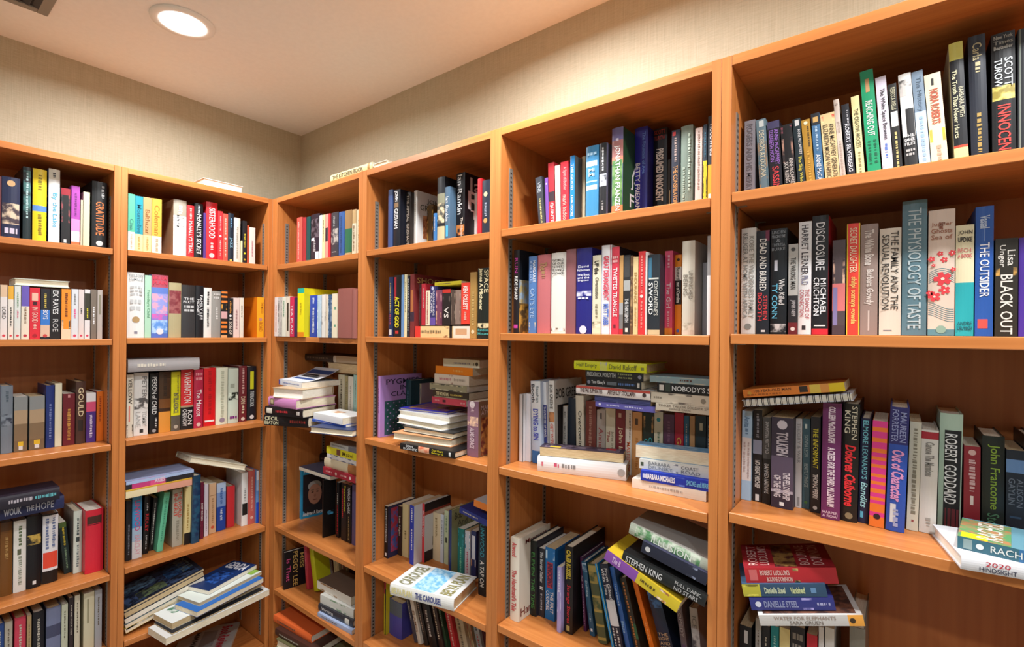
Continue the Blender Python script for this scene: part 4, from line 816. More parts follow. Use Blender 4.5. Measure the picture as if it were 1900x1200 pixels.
hu|1.7188 0.2264 1.7922 0.037 0.1232 0.2453 0 0|181a20||tall black hardcover with white condensed title|H .02 .14 a83830 SCOTT/TUROW;T .22 .78 f0ece8 PRESUMED INNOCENT;H .95 1 d8d8d8 MM
pu|1.7421 0.2235 1.7922 0.0076 0.1084 0.1594 0 0|2c241c||short dark paperback with cream edge|R .5 1 .7 .95 d8c8a0
pu|1.7983 0.1237 1.7922 0.019 0.1273 0.1872 0 0|242838||dark navy paperback with orange gold lettering|R .02 .07 .1 .5 b03030;T .1 .4 b09890 ~~~~~~~;T .45 .95 d89858 THE CONSPIRATORS
hu|1.8241 0.1251 1.7922 0.0276 0.1303 0.1916 0 0|7c8c80||sage grey hardcover with white lettering|T1 .1 .8 b8c8b8 ~~~~~~~~;T2 .5 .9 a8b8a8 ~~~~
pu|1.8518 0.1211 1.7922 0.0153 0.1222 0.1797 0 0|e4d0c8||pale pink cream paperback|T .04 .8 a88c80 ~~~~~~~~~~~~
pu|1.8662 0.1225 1.7922 0.0081 0.125 0.1838 0 0|283848||blue and yellow paperback|S .45 1 e0d028;N .5 .9 e0d028 303018;T .1 .4 4890b0 ~~~
hu|1.8812 0.128 1.7922 0.0184 0.136 0.2 0 0|20242c||black and amber book partly behind the post|S .55 1 f0a828;T .1 .45 e8e8e8 HOODWINKS;R .88 .97 .1 .4 f0e8d8
@4B
hu|1.3478 0.1174 1.4967 0.0202 0.1628 0.2394 0 0|1c1a20|20242c|black hardcover with white and magenta lettering|T .1 .28 c040a0 RUN;T .32 .6 f4f4f0 RIDE SHARP;R .9 .94 .1 .8 c040a0;FT .14 .28 .3 .9 e0e0e0 NO;FP .36 .64 .0 1 a8c0d8 c8b078;FP .64 1 .0 1 d8a048 6a5030
pu|1.4056 0.1094 1.4967 0.026 0.1469 0.216 0 0|5078b0||steel blue paperback with white vertical lettering|T1 .06 .34 f0f0f4 MARGARET;T2 .06 .34 90a8d0 ~~~~~;T .42 .8 a0b8d8 CAT'S EYE;N .86 .96 c8b890 5078b0
hu|1.4416 0.1099 1.4967 0.043 0.1478 0.2174 0 0|c06c70||rose pink hardcover|T .1 .3 a88058 The ~~
hu|1.4896 0.1104 1.4967 0.0463 0.1488 0.2188 0 0|e4e0d8||thick cream hardcover with black stacked title|H .08 .28 28241c WORLD/OF OUR/FATHERS/IRVING/HOWE;N .93 .97 605848 e4e0d8
hu|1.5286 0.1121 1.4967 0.0296 0.1523 0.224 0 0|905c60||mauve hardcover|-
hu|1.5678 0.1119 1.4967 0.0458 0.1518 0.2233 0 0|24247c||thick navy hardcover with white stacked title|H .2 .28 e8e8f0 David/Halberstam;H .3 .4 f4f4f8 The Best/and the/Brightest;N .5 .56 c8c8e0 24247c;H .57 .6 f0f0f8 MMM;L .95 d8d8f0
hu|1.6059 0.1044 1.4967 0.0239 0.1368 0.2012 0 0|e4dcc0||cream hardcover with dark title|T .07 .24 302c24 UP the;T .28 .55 6a6450 Organization;T .62 .8 8a8468 ~~~~;N .84 .92 606048 e4dcc0
hu|1.633 0.1123 1.4967 0.0275 0.1526 0.2244 0 0|ececf0||white hardcover with pink red capitals|R 0 1 .03 .07 c8c8e0;R 0 1 .86 .9 c05068;T .12 .62 d84058 GREAT DERANGEMENT;T .66 .9 5070c8 MATT TAIBBI
hu|1.658 0.11 1.4967 0.0205 0.1479 0.2176 0 0|d83c50|1c1a20|rose red hardcover with white capitals|H .1 .19 f0b0b0 MM/MM;T .24 .8 f8f0ee TWISTED TRIANGLE;R .89 .93 .3 .6 702030
pu|1.6742 0.1028 1.4967 0.0099 0.1326 0.1951 0 0|c8985c||tan and grey paperback|S .6 .75 a8a8a8;S .75 .93 787878;S .93 1 c02838
pu|1.6892 0.1021 1.4967 0.0171 0.1323 0.1945 0 0|28282a||black paperback with grey band|R .02 .28 .1 .9 3c3c3c;S .32 .45 a8a8a4;T .55 .85 c8c8c8 THE THIRTEENTH;R .92 .97 .3 .7 e8e4d8
pu|1.7017 0.1014 1.4967 0.006 0.1308 0.1923 0 0|6a4c34||slim brown paperback|N .1 .9 a08058 4c3428
pu|1.712 0.1 1.4967 0.0125 0.1281 0.1883 0 0|e0c490||tan paperback with faint capitals|T .2 .6 a87c40 ENDURANCE;T .65 .9 c89858 ~~~
pu|1.7277 0.104 1.4967 0.0167 0.1361 0.2001 0 0|d83438||bright red paperback|T .05 .5 f08880 ~~~~~~~~;L .54 f8d8d0;T .6 .92 f08880 ~~~~
pu|1.7389 0.1032 1.4967 0.0037 0.1345 0.1977 0 0|d8d0cc||thin pale paperback with dark foot|-
hu|1.7569 0.1006 1.4967 0.0296 0.1292 0.19 0 0|242c34|2c2c34|black teal hardcover with large white lettering|R .04 .3 .05 .35 38708c;R .29 .31 .1 .9 c8c8c0;T1 .33 .76 c0c0b8 CONSTANTINE'S;T2 .33 .77 f0f0ec SWORD;S .94 1 c8b890
pu|1.7818 0.1355 1.4967 0.0183 0.1361 0.2002 0 0|d84c70||pink paperback with orange foot|S .92 1 f09030;T .05 .2 f0b0c0 ~~~~;T .38 .68 f8dce4 The Girl;T .72 .9 f0b8c4 ~~~~~
pu|1.7996 0.1475 1.4967 0.0153 0.1302 0.1914 0 0|f08c18||orange white and black banded paperback|S .15 .32 ece4dc;S .32 .62 1c1814;T .16 .31 3c342c Bastard;T .34 .6 ece8e0 out of Carolina;L .06 402008;L .95 4878d8
hu|1.8385 0.1088 1.4967 0.0284 0.1457 0.2142 0 0|ccc4b4|a8a098|tall worn cream hardcover with grey script title|T1 .32 .62 7c7468 UNFINISHED;T2 .36 .58 7c7468 BEING;N .87 .95 a09888 ccc4b4
hu|1.8586 0.1487 1.4967 0.0096 0.1149 0.1689 0 0|a0a0a8||short grey book|-
hu|1.8855 0.1109 1.4967 0.0106 0.1499 0.2204 0 0|f0f0f0||tall white book beside right post|S 0 .4 989898
@4C
hu|1.3315 0.1554 1.1149 0.0145 0.1358 0.1998 0 0|ececf0||slim white hardcover standing at left|R 0 1 .85 1 201c24
pu|1.3476 0.1696 1.1149 0.0161 0.1369 0.2013 0 0|ececf4||white paperback with lettering beside slim one|-
hu|1.3803 0.1818 1.1155 0.0342 0.1635 0.2405 0 -2.1|c4d4ec||pale blue and white hardcover with name and title|S 0 .45 ecf0f4;S .85 1 3878c0;T1 .06 .26 607888 Stephen;T2 .04 .26 2c3040 Booth;T .34 .72 5058c0 DYING to SIN
hu|1.4037 0.196 1.1151 0.0116 0.1621 0.2383 0 -2.1|e4e8f0||white hardcover with navy title panel|S .28 .92 343c84;T .3 .68 e8e8f0 THE PROMISE OF ISRAEL
hu|1.4195 0.2065 1.1152 0.019 0.163 0.243 0 -1.8|eae8e4|dcdad4|white hardcover with orange and black lettering|T .05 .34 3c3834 BOB GREENE;N .38 .5 c88858 201c18;T .52 .9 e05840 GET WITH THE;FT .1 .22 .05 .95 3c3834 BOB GREENE;FP .3 .9 .1 .5 241c1c
pu|1.4364 0.2217 1.1149 0.0142 0.1134 0.1667 0 0|c0bcb8||pale grey paperback|T .1 .2 444 ~;T .25 .9 888480 SIMON ~~~
hu|1.4584 0.2265 1.1149 0.025 0.123 0.1924 0 0|1c2838||dark navy hardcover|-
hu|1.4891 0.2265 1.1152 0.0259 0.123 0.2011 0 -1.5|e4dcc8||cream hardcover with black script title|T .2 .8 2c2820 Overcoming
hu|1.5213 0.2265 1.1149 0.033 0.123 0.1889 0 0|7c3c34||red brown hardcover with faint title|T .08 .85 b08070 ~~~~~~~~~~
pu|1.5552 0.2217 1.1149 0.0262 0.1135 0.1669 0 0|b0a49c||grey paperback with maroon lettering|R .05 .15 .4 .6 504848;T .3 .9 a05050 Anne ~~
pu|1.5845 0.2241 1.1149 0.0281 0.1183 0.1739 0 0|d4ccb4||cream paperback with grey lettering|T1 .2 .9 8a7c68 John Irving;T2 .3 .9 a03c38 The ~~
pu|1.6146 0.2238 1.1149 0.0278 0.1177 0.173 0 0|7c2830||maroon paperback with cream name|T .25 .9 e8d4b0 John Irving;R .05 .12 .3 .6 d0b0a0
pu|1.6387 0.2247 1.1149 0.018 0.1194 0.1755 0 0|e8e0d4||white paperback with orange lettering|T1 .05 .5 605850 ~~~~~;T .5 .95 e06838 MASTER OF
pu|1.6629 0.2236 1.1149 0.027 0.1171 0.1723 0 0|dca468||tan paperback|R .1 .2 .3 .6 5c4838;T .4 .9 c08040 ~~~~
pu|1.6946 0.2241 1.1149 0.029 0.1181 0.1737 0 0|20302c||dark paperback with teal capitals|N .05 .3 c89858 20302c;T1 .35 .9 38b8c0 CANDICE;T2 .35 .9 38b8c0 CANTER
pu|1.7224 0.2264 1.1149 0.0228 0.1227 0.1805 0 0|e0dcc0||cream paperback with teal spot|L .12 3898a0;T .3 .9 6a8468 ~~~~~
pu|1.7498 0.2248 1.1149 0.0279 0.1196 0.1759 0 0|643c58||plum paperback with globe emblem|L .62 a8d0d8;T .1 .4 8a6078 ~~~~
pu|1.7764 0.2265 1.1149 0.0224 0.123 0.1825 0 0|b82038||red paperback with gold script|T .2 .8 e0b858 Giulia
pu|1.7952 0.2253 1.1149 0.0122 0.1205 0.1772 0 0|2c6484||slim teal blue paperback|
hu|1.8092 0.2255 1.1149 0.0128 0.1211 0.1781 0 0|c49868||slim tan hardcover|-
pu|1.8301 0.2265 1.1149 0.0254 0.123 0.1811 0 0|1c3038||dark teal paperback with cream lettering|R .1 .2 .4 .7 c8c8b0;T .55 .95 c0c8b0 THE EAST
pu|1.8497 0.2264 1.1149 0.0109 0.1227 0.1805 0 0|283440||slim dark paperback beside right post|
pf|1.6737 0.1131 1.3076 0.0144 0.1062 0.1609 0 0|6460b0||periwinkle paperback, lowest of flat pile|L .08 d8d8f0;T .2 .42 c8c8e8 ~~~~~~;T .5 .8 c8c8e8 ~~~~~~~
pf|1.6671 0.1102 1.3224 0.0155 0.1004 0.1522 0 0|3c4480||slate blue paperback with ribbed spine|R 0 1 .2 .25 6870a8;R 0 1 .4 .45 6870a8;R 0 1 .6 .65 6870a8;R 0 1 .8 .85 6870a8;R .4 .44 0 1 606898
hf|1.6429 0.1176 1.3383 0.0218 0.1351 0.2047 0 0|e4dcd8||white hardcover with scalloped dark red top edge|R 0 1 .72 1 a83828;T .06 .38 5c4440 THE FAR EUPHRATES;T .45 .82 5c4440 ARYEH LEV STOLLMAN;L .93 3c2c2c
pf|1.6424 0.1105 1.3605 0.0201 0.101 0.1531 0 0|1a1c20||black paperback with white and blue lettering|L .05 889;T .1 .36 d8d8d8 Tom Clancy's;R .39 .57 .3 .7 687078;T .6 .9 5878b0 ~~~~~~~~;R .93 .97 .2 .8 d8d0c8
pf|1.6436 0.1132 1.381 0.0205 0.1064 0.1613 0 0|1c1d20||black paperback with grey capitals|T .03 .54 a8a8a4 FREDERICK FORSYTH;T1 .58 .82 8a8c60 MMMMM;T2 .58 .82 8a8c60 ~~~~~;L .94 889
hf|1.632 0.1219 1.4019 0.0231 0.1339 0.2029 0 0|dce020||yellow hardcover with grey lettering, topmost|T .04 .34 70743c Half Empty;N .38 .48 a0a0b0 c8cc60;T .51 .88 70743c David Rakoff;R .93 .97 .3 .6 888c40
pf|1.822 0.105 1.3168 0.0173 0.1 0.128 0 0|ccc0ac||beige hardcover with capitals, lowest of right pile|T1 .05 1 7c7064 TINKER TAILOR SOLDIER SPY;T2 .25 .65 7c7064 JOHN LE CARRE
pf|1.8158 0.105 1.3345 0.0244 0.1 0.1399 0 0|d0c4b0||beige paperback with dark lettering in right pile|N .3 .7 6a6058 d0c4b0;L .88 8a8070;M .05 .2 8a8070
pf|1.8262 0.11 1.3592 0.0227 0.1 0.1344 0 0|16171a||black paperback with large white title|R .04 .12 .2 .8 d8d0c8;R .14 .24 .1 .9 38443c;T .27 1 e8e8e8 NOBODY'S SA
pf|1.8138 0.11 1.3823 0.0154 0.1 0.1466 0 0|8aa0a4||grey teal paperback topmost of right pile|N .1 .9 b0a898 7898a0;T .5 .7 5c3830 ~~~~
hf|1.5362 0.0967 1.1149 0.0418 0.055 0.2433 16.1 0|eceef0|eceef0|large white hardcover lying at the shelf front|T .05 .08 d87888 MM;T .2 .26 d05878 MM;T .29 .46 888 ~~~~;L .95 aaa
pf|1.531 0.103 1.1571 0.0251 0.05 0.2284 198.9 -0|ece4d0|403444|paperback with dark painted cover, page edges out|FP .05 .95 .05 .95 3c3040 786878;FP .1 .22 .1 .5 d03040;FP .75 .88 .6 .9 d8b838
pf|1.7813 0.1077 1.1149 0.0233 0.075 0.1775 2.3 0|e8dccc|e0d8cc|cream paperback at the foot of front pile|M .25 .7 b0a498
pf|1.8032 0.1078 1.1386 0.0247 0.075 0.1769 4.1 0|1c38b0||bright blue paperback with white author name|R .03 .08 .3 .7 c8d0f0;T .08 .47 f0f0f8 BARBARA MICHAELS;N .48 .6 5878d0 2038b0;T .62 .97 70b8e8 SMOKE and MIRRORS
pf|1.7959 0.115 1.1637 0.0233 0.06 0.1817 5.4 0|e0e4e0||white paperback with grey capitals|R .02 .06 .3 .7 485848;T1 .13 .42 7c8488 BARBARA;T2 .13 .45 8c9498 DELINSKY;N .46 .52 687080 e0e4e0;T1 .56 .78 686c70 COAST;T2 .56 .8 7c8084 ROAD
pf|1.7838 0.1224 1.1874 0.0319 0.045 0.1877 189 -0|ecdcc0|68a8d8|thick paperback with page edges out, blue cover|FP 0 1 0 1 78b0d8 a8d0e8
@4D
hu|1.3453 0.1238 0.6659 0.032 0.1619 0.2381 0 0|e8e0d0|e8e0d0|cream hardcover with red script title|T .05 .22 d05858 Atwood;T .38 .88 c85858 The Handmaid's Tale;FT .04 .12 .1 .95 7c3028 Margaret;FP .16 .78 .35 .98 8a2420 5c7058;FT .85 .95 .05 .9 7c3028 Handmaid
hu|1.3733 0.1726 0.6659 0.0222 0.1499 0.2204 0 0|141a18|242430|black hardcover with green lettering|T .15 .9 488848 ELEVEN THE TIME
pu|1.3954 0.1778 0.6659 0.0203 0.1363 0.2005 0 0|2c2c34||charcoal paperback with white lettering|T .05 .5 c8c8c8 The Border Stalker;T .56 .6 e8e8e8 II;T .66 .9 a8a8b0 ~~~~
pu|1.4235 0.1825 0.6659 0.033 0.1417 0.2084 0 0|2070b0||blue paperback with red panel and white lettering|N .04 .16 b8d0e0 2070b0;R .2 .56 .2 .8 b83848;T .22 .54 502848 INNOCENT;T1 .6 .9 f0f0f4 THE FIRST;T2 .6 .88 f0f0f4 COUNSEL
pu|1.4763 0.1395 0.6659 0.0127 0.1236 0.1818 0 0|a8a0d8||slim lavender paperback|T .05 .4 e8e4f4 ~~~~;N .35 .7 c8c8e8 9088c8
hu|1.4991 0.184 0.6659 0.0263 0.19 0.2408 0 0|181618||black hardcover with yellow and red lettering|T .04 .38 d8c040 CALEB RUSSELL;T .44 .88 c82838 Strange Shores;R .91 .97 .3 .7 b8a868
hu|1.5316 0.1957 0.6662 0.0081 0.1385 0.2037 0 -4.2|4c1c48||purple hardcover leaning left|T .22 .42 d8c0d8 Paul ~;T .45 .92 b090b0 ~~~~~~~
hu|1.5585 0.1869 0.667 0.015 0.1344 0.1976 0 -8.6|285878||teal blue hardcover leaning left with pale title|N .02 .14 a8b8c8 285878;T .18 .55 b8d0e0 Defining;T .7 .8 a0b8c8 ~~~;R .9 .94 .3 .7 e8e8f0
hu|1.597 0.1745 0.6681 0.0252 0.1402 0.2062 0 -10|4c5438||green leather hardcover with gold bands|S .02 .1 a89450;S .22 .25 a08c48;S .4 .43 a08c48;S .58 .61 a08c48;S .76 .79 a08c48;S .92 .96 a08c48;N .1 .22 8c7c40 384828;N .43 .58 7c7040 384828
pu|1.6296 0.1764 0.6667 0.0061 0.1473 0.2166 0 -14.4|1c90d8||thin bright blue paperback leaning left|R 0 1 .85 1 d8d050
hu|1.6459 0.1785 0.6687 0.0249 0.1485 0.2184 0 -12.9|24283c||hardcover with white lower half leaning left|S .42 .72 d8d8dc;T1 .05 .5 e8e8ec From Gilead to;T2 .05 .36 e8e8ec White Tree;T1 .74 .95 ccc ~~~~;T2 .74 .95 ccc ~~~~
hu|1.6694 0.1859 0.6674 0.0127 0.1468 0.2159 0 -13.9|3060a8||blue hardcover with pale foot leaning left|T .2 .45 a8c0e0 ~~~~~;T .55 .85 a8d0f0 Blaze
hu|1.6926 0.1869 0.6682 0.0178 0.1295 0.1904 0 -14.8|302c24||dark brown hardcover leaning left with orange lettering|T .06 .45 c07840 ~~~~~;T .5 .95 c07840 ~~~~~~;R .6 .8 .6 1 386848
pu|1.7274 0.2042 0.6679 0.013 0.1302 0.1915 0 -17.6|f07818||orange paperback leaning left|T .55 .8 f8b070 ~~~~~
hu|1.7665 0.201 0.6708 0.0335 0.1162 0.1708 0 -16.9|1c2c48||navy hardcover with cream stacked title|N .02 .25 3c6ca8 182440;H .6 .85 d8b890 THE/LIGHT/AND/NIGHT
hu|1.8003 0.2177 0.6671 0.0151 0.1047 0.1539 0 -8.8|7c7078||grey hardcover lettered down the spine leaning left|T .1 .6 c8c0c4 COMEDY;R .7 .8 .2 .8 705878
hu|1.8253 0.2275 0.6668 0.0196 0.1 0.1406 0 -5.6|c0c0c0||pale grey hardcover beside right post|T .1 .4 888 ICE;N .45 .7 585860 c0c0c0
pf|1.7458 0.05 0.9194 0.027 0.12 0.19 0 21|8a50a8|c8a828|purple and yellow paperback sliding down the pile|S .45 1 d8c030;T .1 .22 d8b8e0 The B;T .5 .7 5c4c18 ~~~~~~;N .74 .86 e8d8c0 a06838
hf|1.7975 0.072 0.9373 0.0274 0.16 0.1967 0 12.5|1c2022|181818|black hardcover with white lettering in sloping pile|T .05 .5 dcdcdc STEPHEN KING;T1 .65 .95 b8b8b8 FULL DARK,;T2 .65 .92 b8b8b8 NO STARS
pf|1.82 0.065 0.976 0.0271 0.13 0.1508 0 12.5|24283a|34344c|dark navy paperback in sloping pile|L .1 ccc;N .72 .85 8088a0 24283a
hf|1.8021 0.085 1.0021 0.0287 0.15 0.1869 0 12.5|b8c0b0|b0aca4|pale green hardcover topmost of sloping pile|N .08 .9 58885c c0c8b8;T .3 .8 e4ece0 ILLUSION
@5A
pu|1.9564 0.1332 1.7961 0.0212 0.1163 0.1711 0 0|88848c||grey paperback with faint capitals|T .05 .9 68646c ROGERS AND HIS MERRY
pu|1.9874 0.1322 1.7966 0.0185 0.1143 0.1681 0 -3.3|6c8490||grey blue paperback with cream lettering|R .02 .1 .3 .8 d0d8d8;T .15 .75 e4dcc0 DECISION AT DOONA;N .3 .95 907860 486470
pu|2.0107 0.1286 1.7967 0.0229 0.1072 0.1577 0 -3.2|1c1a24||black paperback with purple and red lettering|S 0 .1 484468;T1 .12 .6 a878d8 ANNE McCAFFREY;T2 .12 .55 a878d8 ELIZABETH MOON;T .62 1 e84850 SASSINA
pu|2.0371 0.125 1.7969 0.0216 0.1 0.1444 0 -4.3|18161a||black paperback with small portrait|N .03 .12 b05068 18161a;N .2 .55 a88070 281c20;T1 .5 .9 e0dcd8 ANNE McCAFFREY;T2 .55 .85 d8d4d0 SKY RISING
pu|2.0576 0.1266 1.7967 0.0141 0.1032 0.1518 0 -4.7|1c2c34||dark paperback with white and yellow lettering|R .02 .1 .3 .8 d8d8d8;T1 .15 .5 e0e0e0 ANNE McCAFFREY;T .52 1 e0d858 The Ship Who Sang
pu|2.0739 0.125 1.7967 0.0152 0.1 0.1459 0 -4.8|b08428||ochre paperback|L .05 e8e0c0;T1 .1 .4 503c18 ~~~~~;T .45 .9 d0a040 ~~~~~~
pu|2.0899 0.1276 1.7966 0.0144 0.1053 0.1548 0 -4.2|3c6890||blue paperback with black head|S 0 .16 20242c;R .05 .12 .2 .8 c8a060;T .18 .5 a8c0d8 ~~~~~;T .55 .95 d8e0e8 ANNE McCAFF
pu|2.1114 0.1256 1.797 0.0243 0.1012 0.1488 0 -4.5|d8c08c||tan paperback with dark lettering, wide spine|N .03 .12 c04838 d8c08c;T1 .15 .95 3c3424 ANNE McCAFFREY GENERATION;T2 .15 .95 3c3424 ELIZABETH MOON WARRIORS
hu|2.1292 0.1338 1.7965 0.0087 0.1177 0.1731 0 -4.9|c8b8ac||slim taupe hardcover|L .06 a09088;T .2 .9 a89488 JACOB ~~~ ~~~~
pu|2.1427 0.1291 1.7966 0.0121 0.1083 0.1592 0 -4.8|1c1c24||black paperback with white condensed lettering|T1 .08 .3 c8c8d0 ~~~~;T .25 .85 e0e0e8 ROBERT SILVERBERG
pu|2.1576 0.133 1.7966 0.0129 0.1159 0.1705 0 -4.1|e8dca0||cream yellow paperback with dark title|T .15 .6 3c3824 THE CREATIVE PROCESS;T .65 .9 8a8058 ~~~~~~
pu|2.1789 0.1482 1.7969 0.0205 0.1464 0.2153 0 -4.2|189868||bright green paperback with white title|R .08 .2 .35 .65 c89868;T .28 .6 e8f0e8 REACHING OUT;T1 .64 .85 0c5c40 ~~~~~~;T2 .64 .85 0c5c40 ~~~~~~;S .92 1 4040a0
pu|2.1998 0.1417 1.7967 0.0161 0.1333 0.1961 0 -4.2|dcd4e4||pale lilac paperback with black title|T .12 .62 242028 The White Space Between;T .66 .8 5878c0 ~~~;N .86 1 484848 e0dce8
pu|2.2151 0.1353 1.7965 0.0125 0.1206 0.1774 0 -3.9|1c1a1a||black paperback with white oval|T .04 .28 c8c4a8 REBECCA WELLS;R .3 .46 .1 .9 dcd8d4;T .52 .95 c8b878 ~~~~~~~~~~~~
hu|2.2346 0.1399 1.7967 0.0184 0.1299 0.191 0 -4|ecece8||white and black hardcover with man's photograph|S .62 1 242426;N .06 .22 1c1a1a c8c4c0;R .35 .62 .35 .98 1c1c1e;H .6 .72 e0e0e0 THE/GARNER/FILES;H .74 .82 b0b0b0 MM/MM
pu|2.2533 0.1397 1.7967 0.0159 0.1293 0.1902 0 -4.2|7c90a4||grey and pale blue paperback|S .4 1 b8d0e8;T .06 .4 586c80 The History;T .45 .9 98b4d0 ~~~~~
pu|2.2741 0.1357 1.7969 0.0227 0.1214 0.1786 0 -4.3|e8dcbc||cream paperback with red author name and landscape|R .05 .12 .4 .55 302c28;T .16 .52 b85840 NORA ROBERTS;N .57 .7 d8b838 a8a040;T .74 .95 c8a088 ~~~~
hu|2.3028 0.1513 1.7965 0.0186 0.1525 0.2243 0 -2.7|18181c|c8c0a8|black hardcover with yellow head and foot|S 0 .14 d8d468;S .82 .84 d84830;S .84 1 f0e894;T2 .22 .76 dcd8b0 The Truth That Never Hurts;T1 .36 .6 d0ccb0 BARBARA SMITH
hu|2.3262 0.1523 1.7964 0.0221 0.1546 0.2273 0 -1.7|1c202c||dark navy hardcover with gold script|T .06 .3 c0b48c Carla ~~~;T .6 .9 a88c48 ~~~~~~~;R .95 .99 .4 .7 d8d8d8
hu|2.3561 0.1499 1.7963 0.0292 0.1499 0.2204 0 -0.9|121214||black hardcover with red and silver lettering|H .02 .14 9a9890 New York/Times/Bestseller;T1 .2 .42 dce4e8 SCOTT;T2 .2 .42 dce4e8 TUROW;N .41 .52 d8cc70 8a7c30;T .56 .96 f04038 INNOCENT
hu|2.3811 0.1492 1.7962 0.0178 0.1483 0.2181 0 -0.4|202226||black hardcover cut by the photo's right edge|R 0 1 .1 .2 788078
@5B
hu|1.9561 0.1538 1.5005 0.0298 0.1575 0.2316 0 0|dcdcd8||white grey hardcover with grey lettering|T1 .08 .85 9a9c98 KOBIE THE WILDERNESS FAMILY;T2 .05 .85 888a88 KRUGER AT HOME WITH AFRICA;L .93 888c88
pu|1.9849 0.1506 1.5005 0.0251 0.1512 0.2223 0 0|1c2430||dark navy paperback with white and red lettering|R .0 .1 .7 1 702c48;T .08 .58 f0f0ec DEAD AND BURIED;T1 .63 .86 e84850 STEPHEN;T2 .6 .87 e84850 BOOTH;R .96 .98 .4 .7 ddd
hu|2.0149 0.151 1.5005 0.0311 0.152 0.2235 0 0|101820||black hardcover with cyan and white lettering|H .02 .22 889098 LINDEN/MACINTYRE/&/THERESA/BURKE;R .3 .4 .25 .45 c8ccd8;T1 .48 .72 f0f0f0 Who Killed;T2 .52 .85 68c4e8 TY CONN;N .9 .98 c8c8c8 101820
pu|2.0424 0.1389 1.5005 0.0176 0.1277 0.1879 0 0|b8b8b4||grey black and red banded paperback|S .57 .87 24242a;S .87 1 702028;L .06 484848;T .15 .5 2c2c2c THE WRONG MAN;T .62 .8 b0b0b4 JAMES NEFF;L .94 e8dcd8
hu|2.0634 0.1538 1.5005 0.0229 0.1576 0.2318 0 0|e8e8ea||white hardcover with black and red lettering|T .03 .47 38343c HARRIET LERNER;T .48 .56 8888a0 Ph.D;T1 .6 .86 b04854 THE DANCE OF;T2 .6 .84 b04854 CONNECTION;R .92 .96 .3 .6 302c30
hu|2.0901 0.1569 1.5005 0.0282 0.1638 0.2408 0 0|181a20|c82838|black hardcover with white spaced capitals|T .06 .46 e4e4e8 DISCLOSURE;T1 .53 .83 f0f0f4 MICHAEL;T2 .52 .84 f0f0f4 CRICHTON;R .92 .93 .15 .85 e0e0e0;S .95 1 d02838
pu|2.1221 0.1389 1.5005 0.0213 0.1278 0.188 0 0|504448||paperback with a young woman's face|N .2 .46 d8b098 3c2c30;S .46 .75 d87878;R .5 .9 .05 .4 8078a8;S .9 1 483840
hu|2.1455 0.1491 1.5005 0.0211 0.1481 0.2178 0 0|e84438||orange red hardcover with yellow edges|R 0 1 0 .08 f0d040;R 0 1 .92 1 f0d040;T .04 .44 f4d8b8 SECRET DAUGHTER;T .48 .9 f0b868 shilpi somaya gowda
hu|2.1707 0.1476 1.5005 0.0274 0.1451 0.2134 0 0|98847c||taupe hardcover with pale lettering|T .05 .37 d8ccc4 The White Bone;T .41 .73 d8ccc4 Barbara Gowdy;R .78 .96 .45 .55 c8b8b0
hu|2.203 0.1435 1.5005 0.0325 0.1371 0.2016 0 0|dcd0c0||wide cream hardcover with two title lines|T1 .03 .76 383430 THE FAMILY AND THE;T2 .06 .76 383430 SEXUAL REVOLUTION;R .95 .96 .2 .6 888
hu|2.2384 0.1596 1.5005 0.0355 0.1691 0.2487 0 0|5c7c88||tallest slate blue hardcover with pale capitals|T .06 .95 b4c4c8 THE PHYSIOLOGY OF TASTE
hu|2.2762 0.152 1.5005 0.0363 0.1539 0.2263 0 0|dcc8b8||thick hardcover with waves and red flowers|I .1 .16 98604c Sixteen;H .1 .25 a06850 Jupiter/Ghosts/Sea of;WAVES
hu|2.3074 0.1412 1.5005 0.0238 0.1325 0.1948 0 0|e4dcb8||cream and turquoise hardcover with stacked lettering|S .52 1 28a8b0;H .05 .17 38342c JOHN/UPDIKE;H .21 .31 d06868 BECH:/A BOOK;H .87 .96 18505c ANDRE/DEUTSCH
hu|2.3324 0.1511 1.5005 0.0229 0.1522 0.2238 0 0|2858a8||tall blue hardcover with red emblem|T .07 .17 b8c8e0 Vassal;T .28 .7 f0f0f4 THE OUTSIDER;R .17 .27 .48 .52 80a0d8;R .87 .94 .15 .7 e85048
pu|2.3596 0.1313 1.5005 0.0276 0.1126 0.1655 0 0|28241c||thick dark brown paperback with white lettering|T1 .12 .28 dcd8d0 Lisa;T2 .06 .3 dcd8d0 Unger;N .3 .38 c89848 28241c;T .37 .98 e4e0d8 BLACK OUT
hu|2.3829 0.131 1.5005 0.0167 0.1119 0.1646 0 0|4c3098||purple hardcover cut by the photo's right edge|-
@5C
pu|1.9487 0.1732 1.1281 0.0197 0.1358 0.1997 0 0.3|a8c8e4||pale blue and cream paperback|S .3 .78 e0dcdc;T .06 .26 6888a8 Anita ~~;T1 .35 .75 b8a8a8 ~~~~~~~;T2 .35 .7 b8a8a8 ~~~~~
pu|1.9708 0.1794 1.1281 0.0183 0.1385 0.2037 0 0|1a181e|c8b090|black paperback with grey blue band|S .33 .48 9098b0;T .04 .3 888890 ~~~~~~;T .55 .85 c8c4c0 NO GREAT MISCHIEF;R .92 .99 .3 .7 ddd
pu|1.9899 0.1712 1.1281 0.0156 0.1293 0.1901 0 0|1a1a1c||black paperback with grey upper half|S 0 .48 4c4c4c;T .05 .42 a8a8a8 SAMANTHA NUTT, M.D;T .54 .88 c8c8c8 DAMNED NATIONS
pu|2.0217 0.1619 1.1281 0.0414 0.132 0.1941 0 0|342c3c||dark violet paperback with grey panels|S .43 .8 584c60;S .8 .83 b0a8b8;L .08 c8c0c8;T .16 .42 b8b0b8 TOLKIEN;T1 .6 .9 d8d0d8 THE FELLOWSHIP;T2 .64 .88 d8d0d8 OF THE RING;R .93 .97 .4 .6 eee
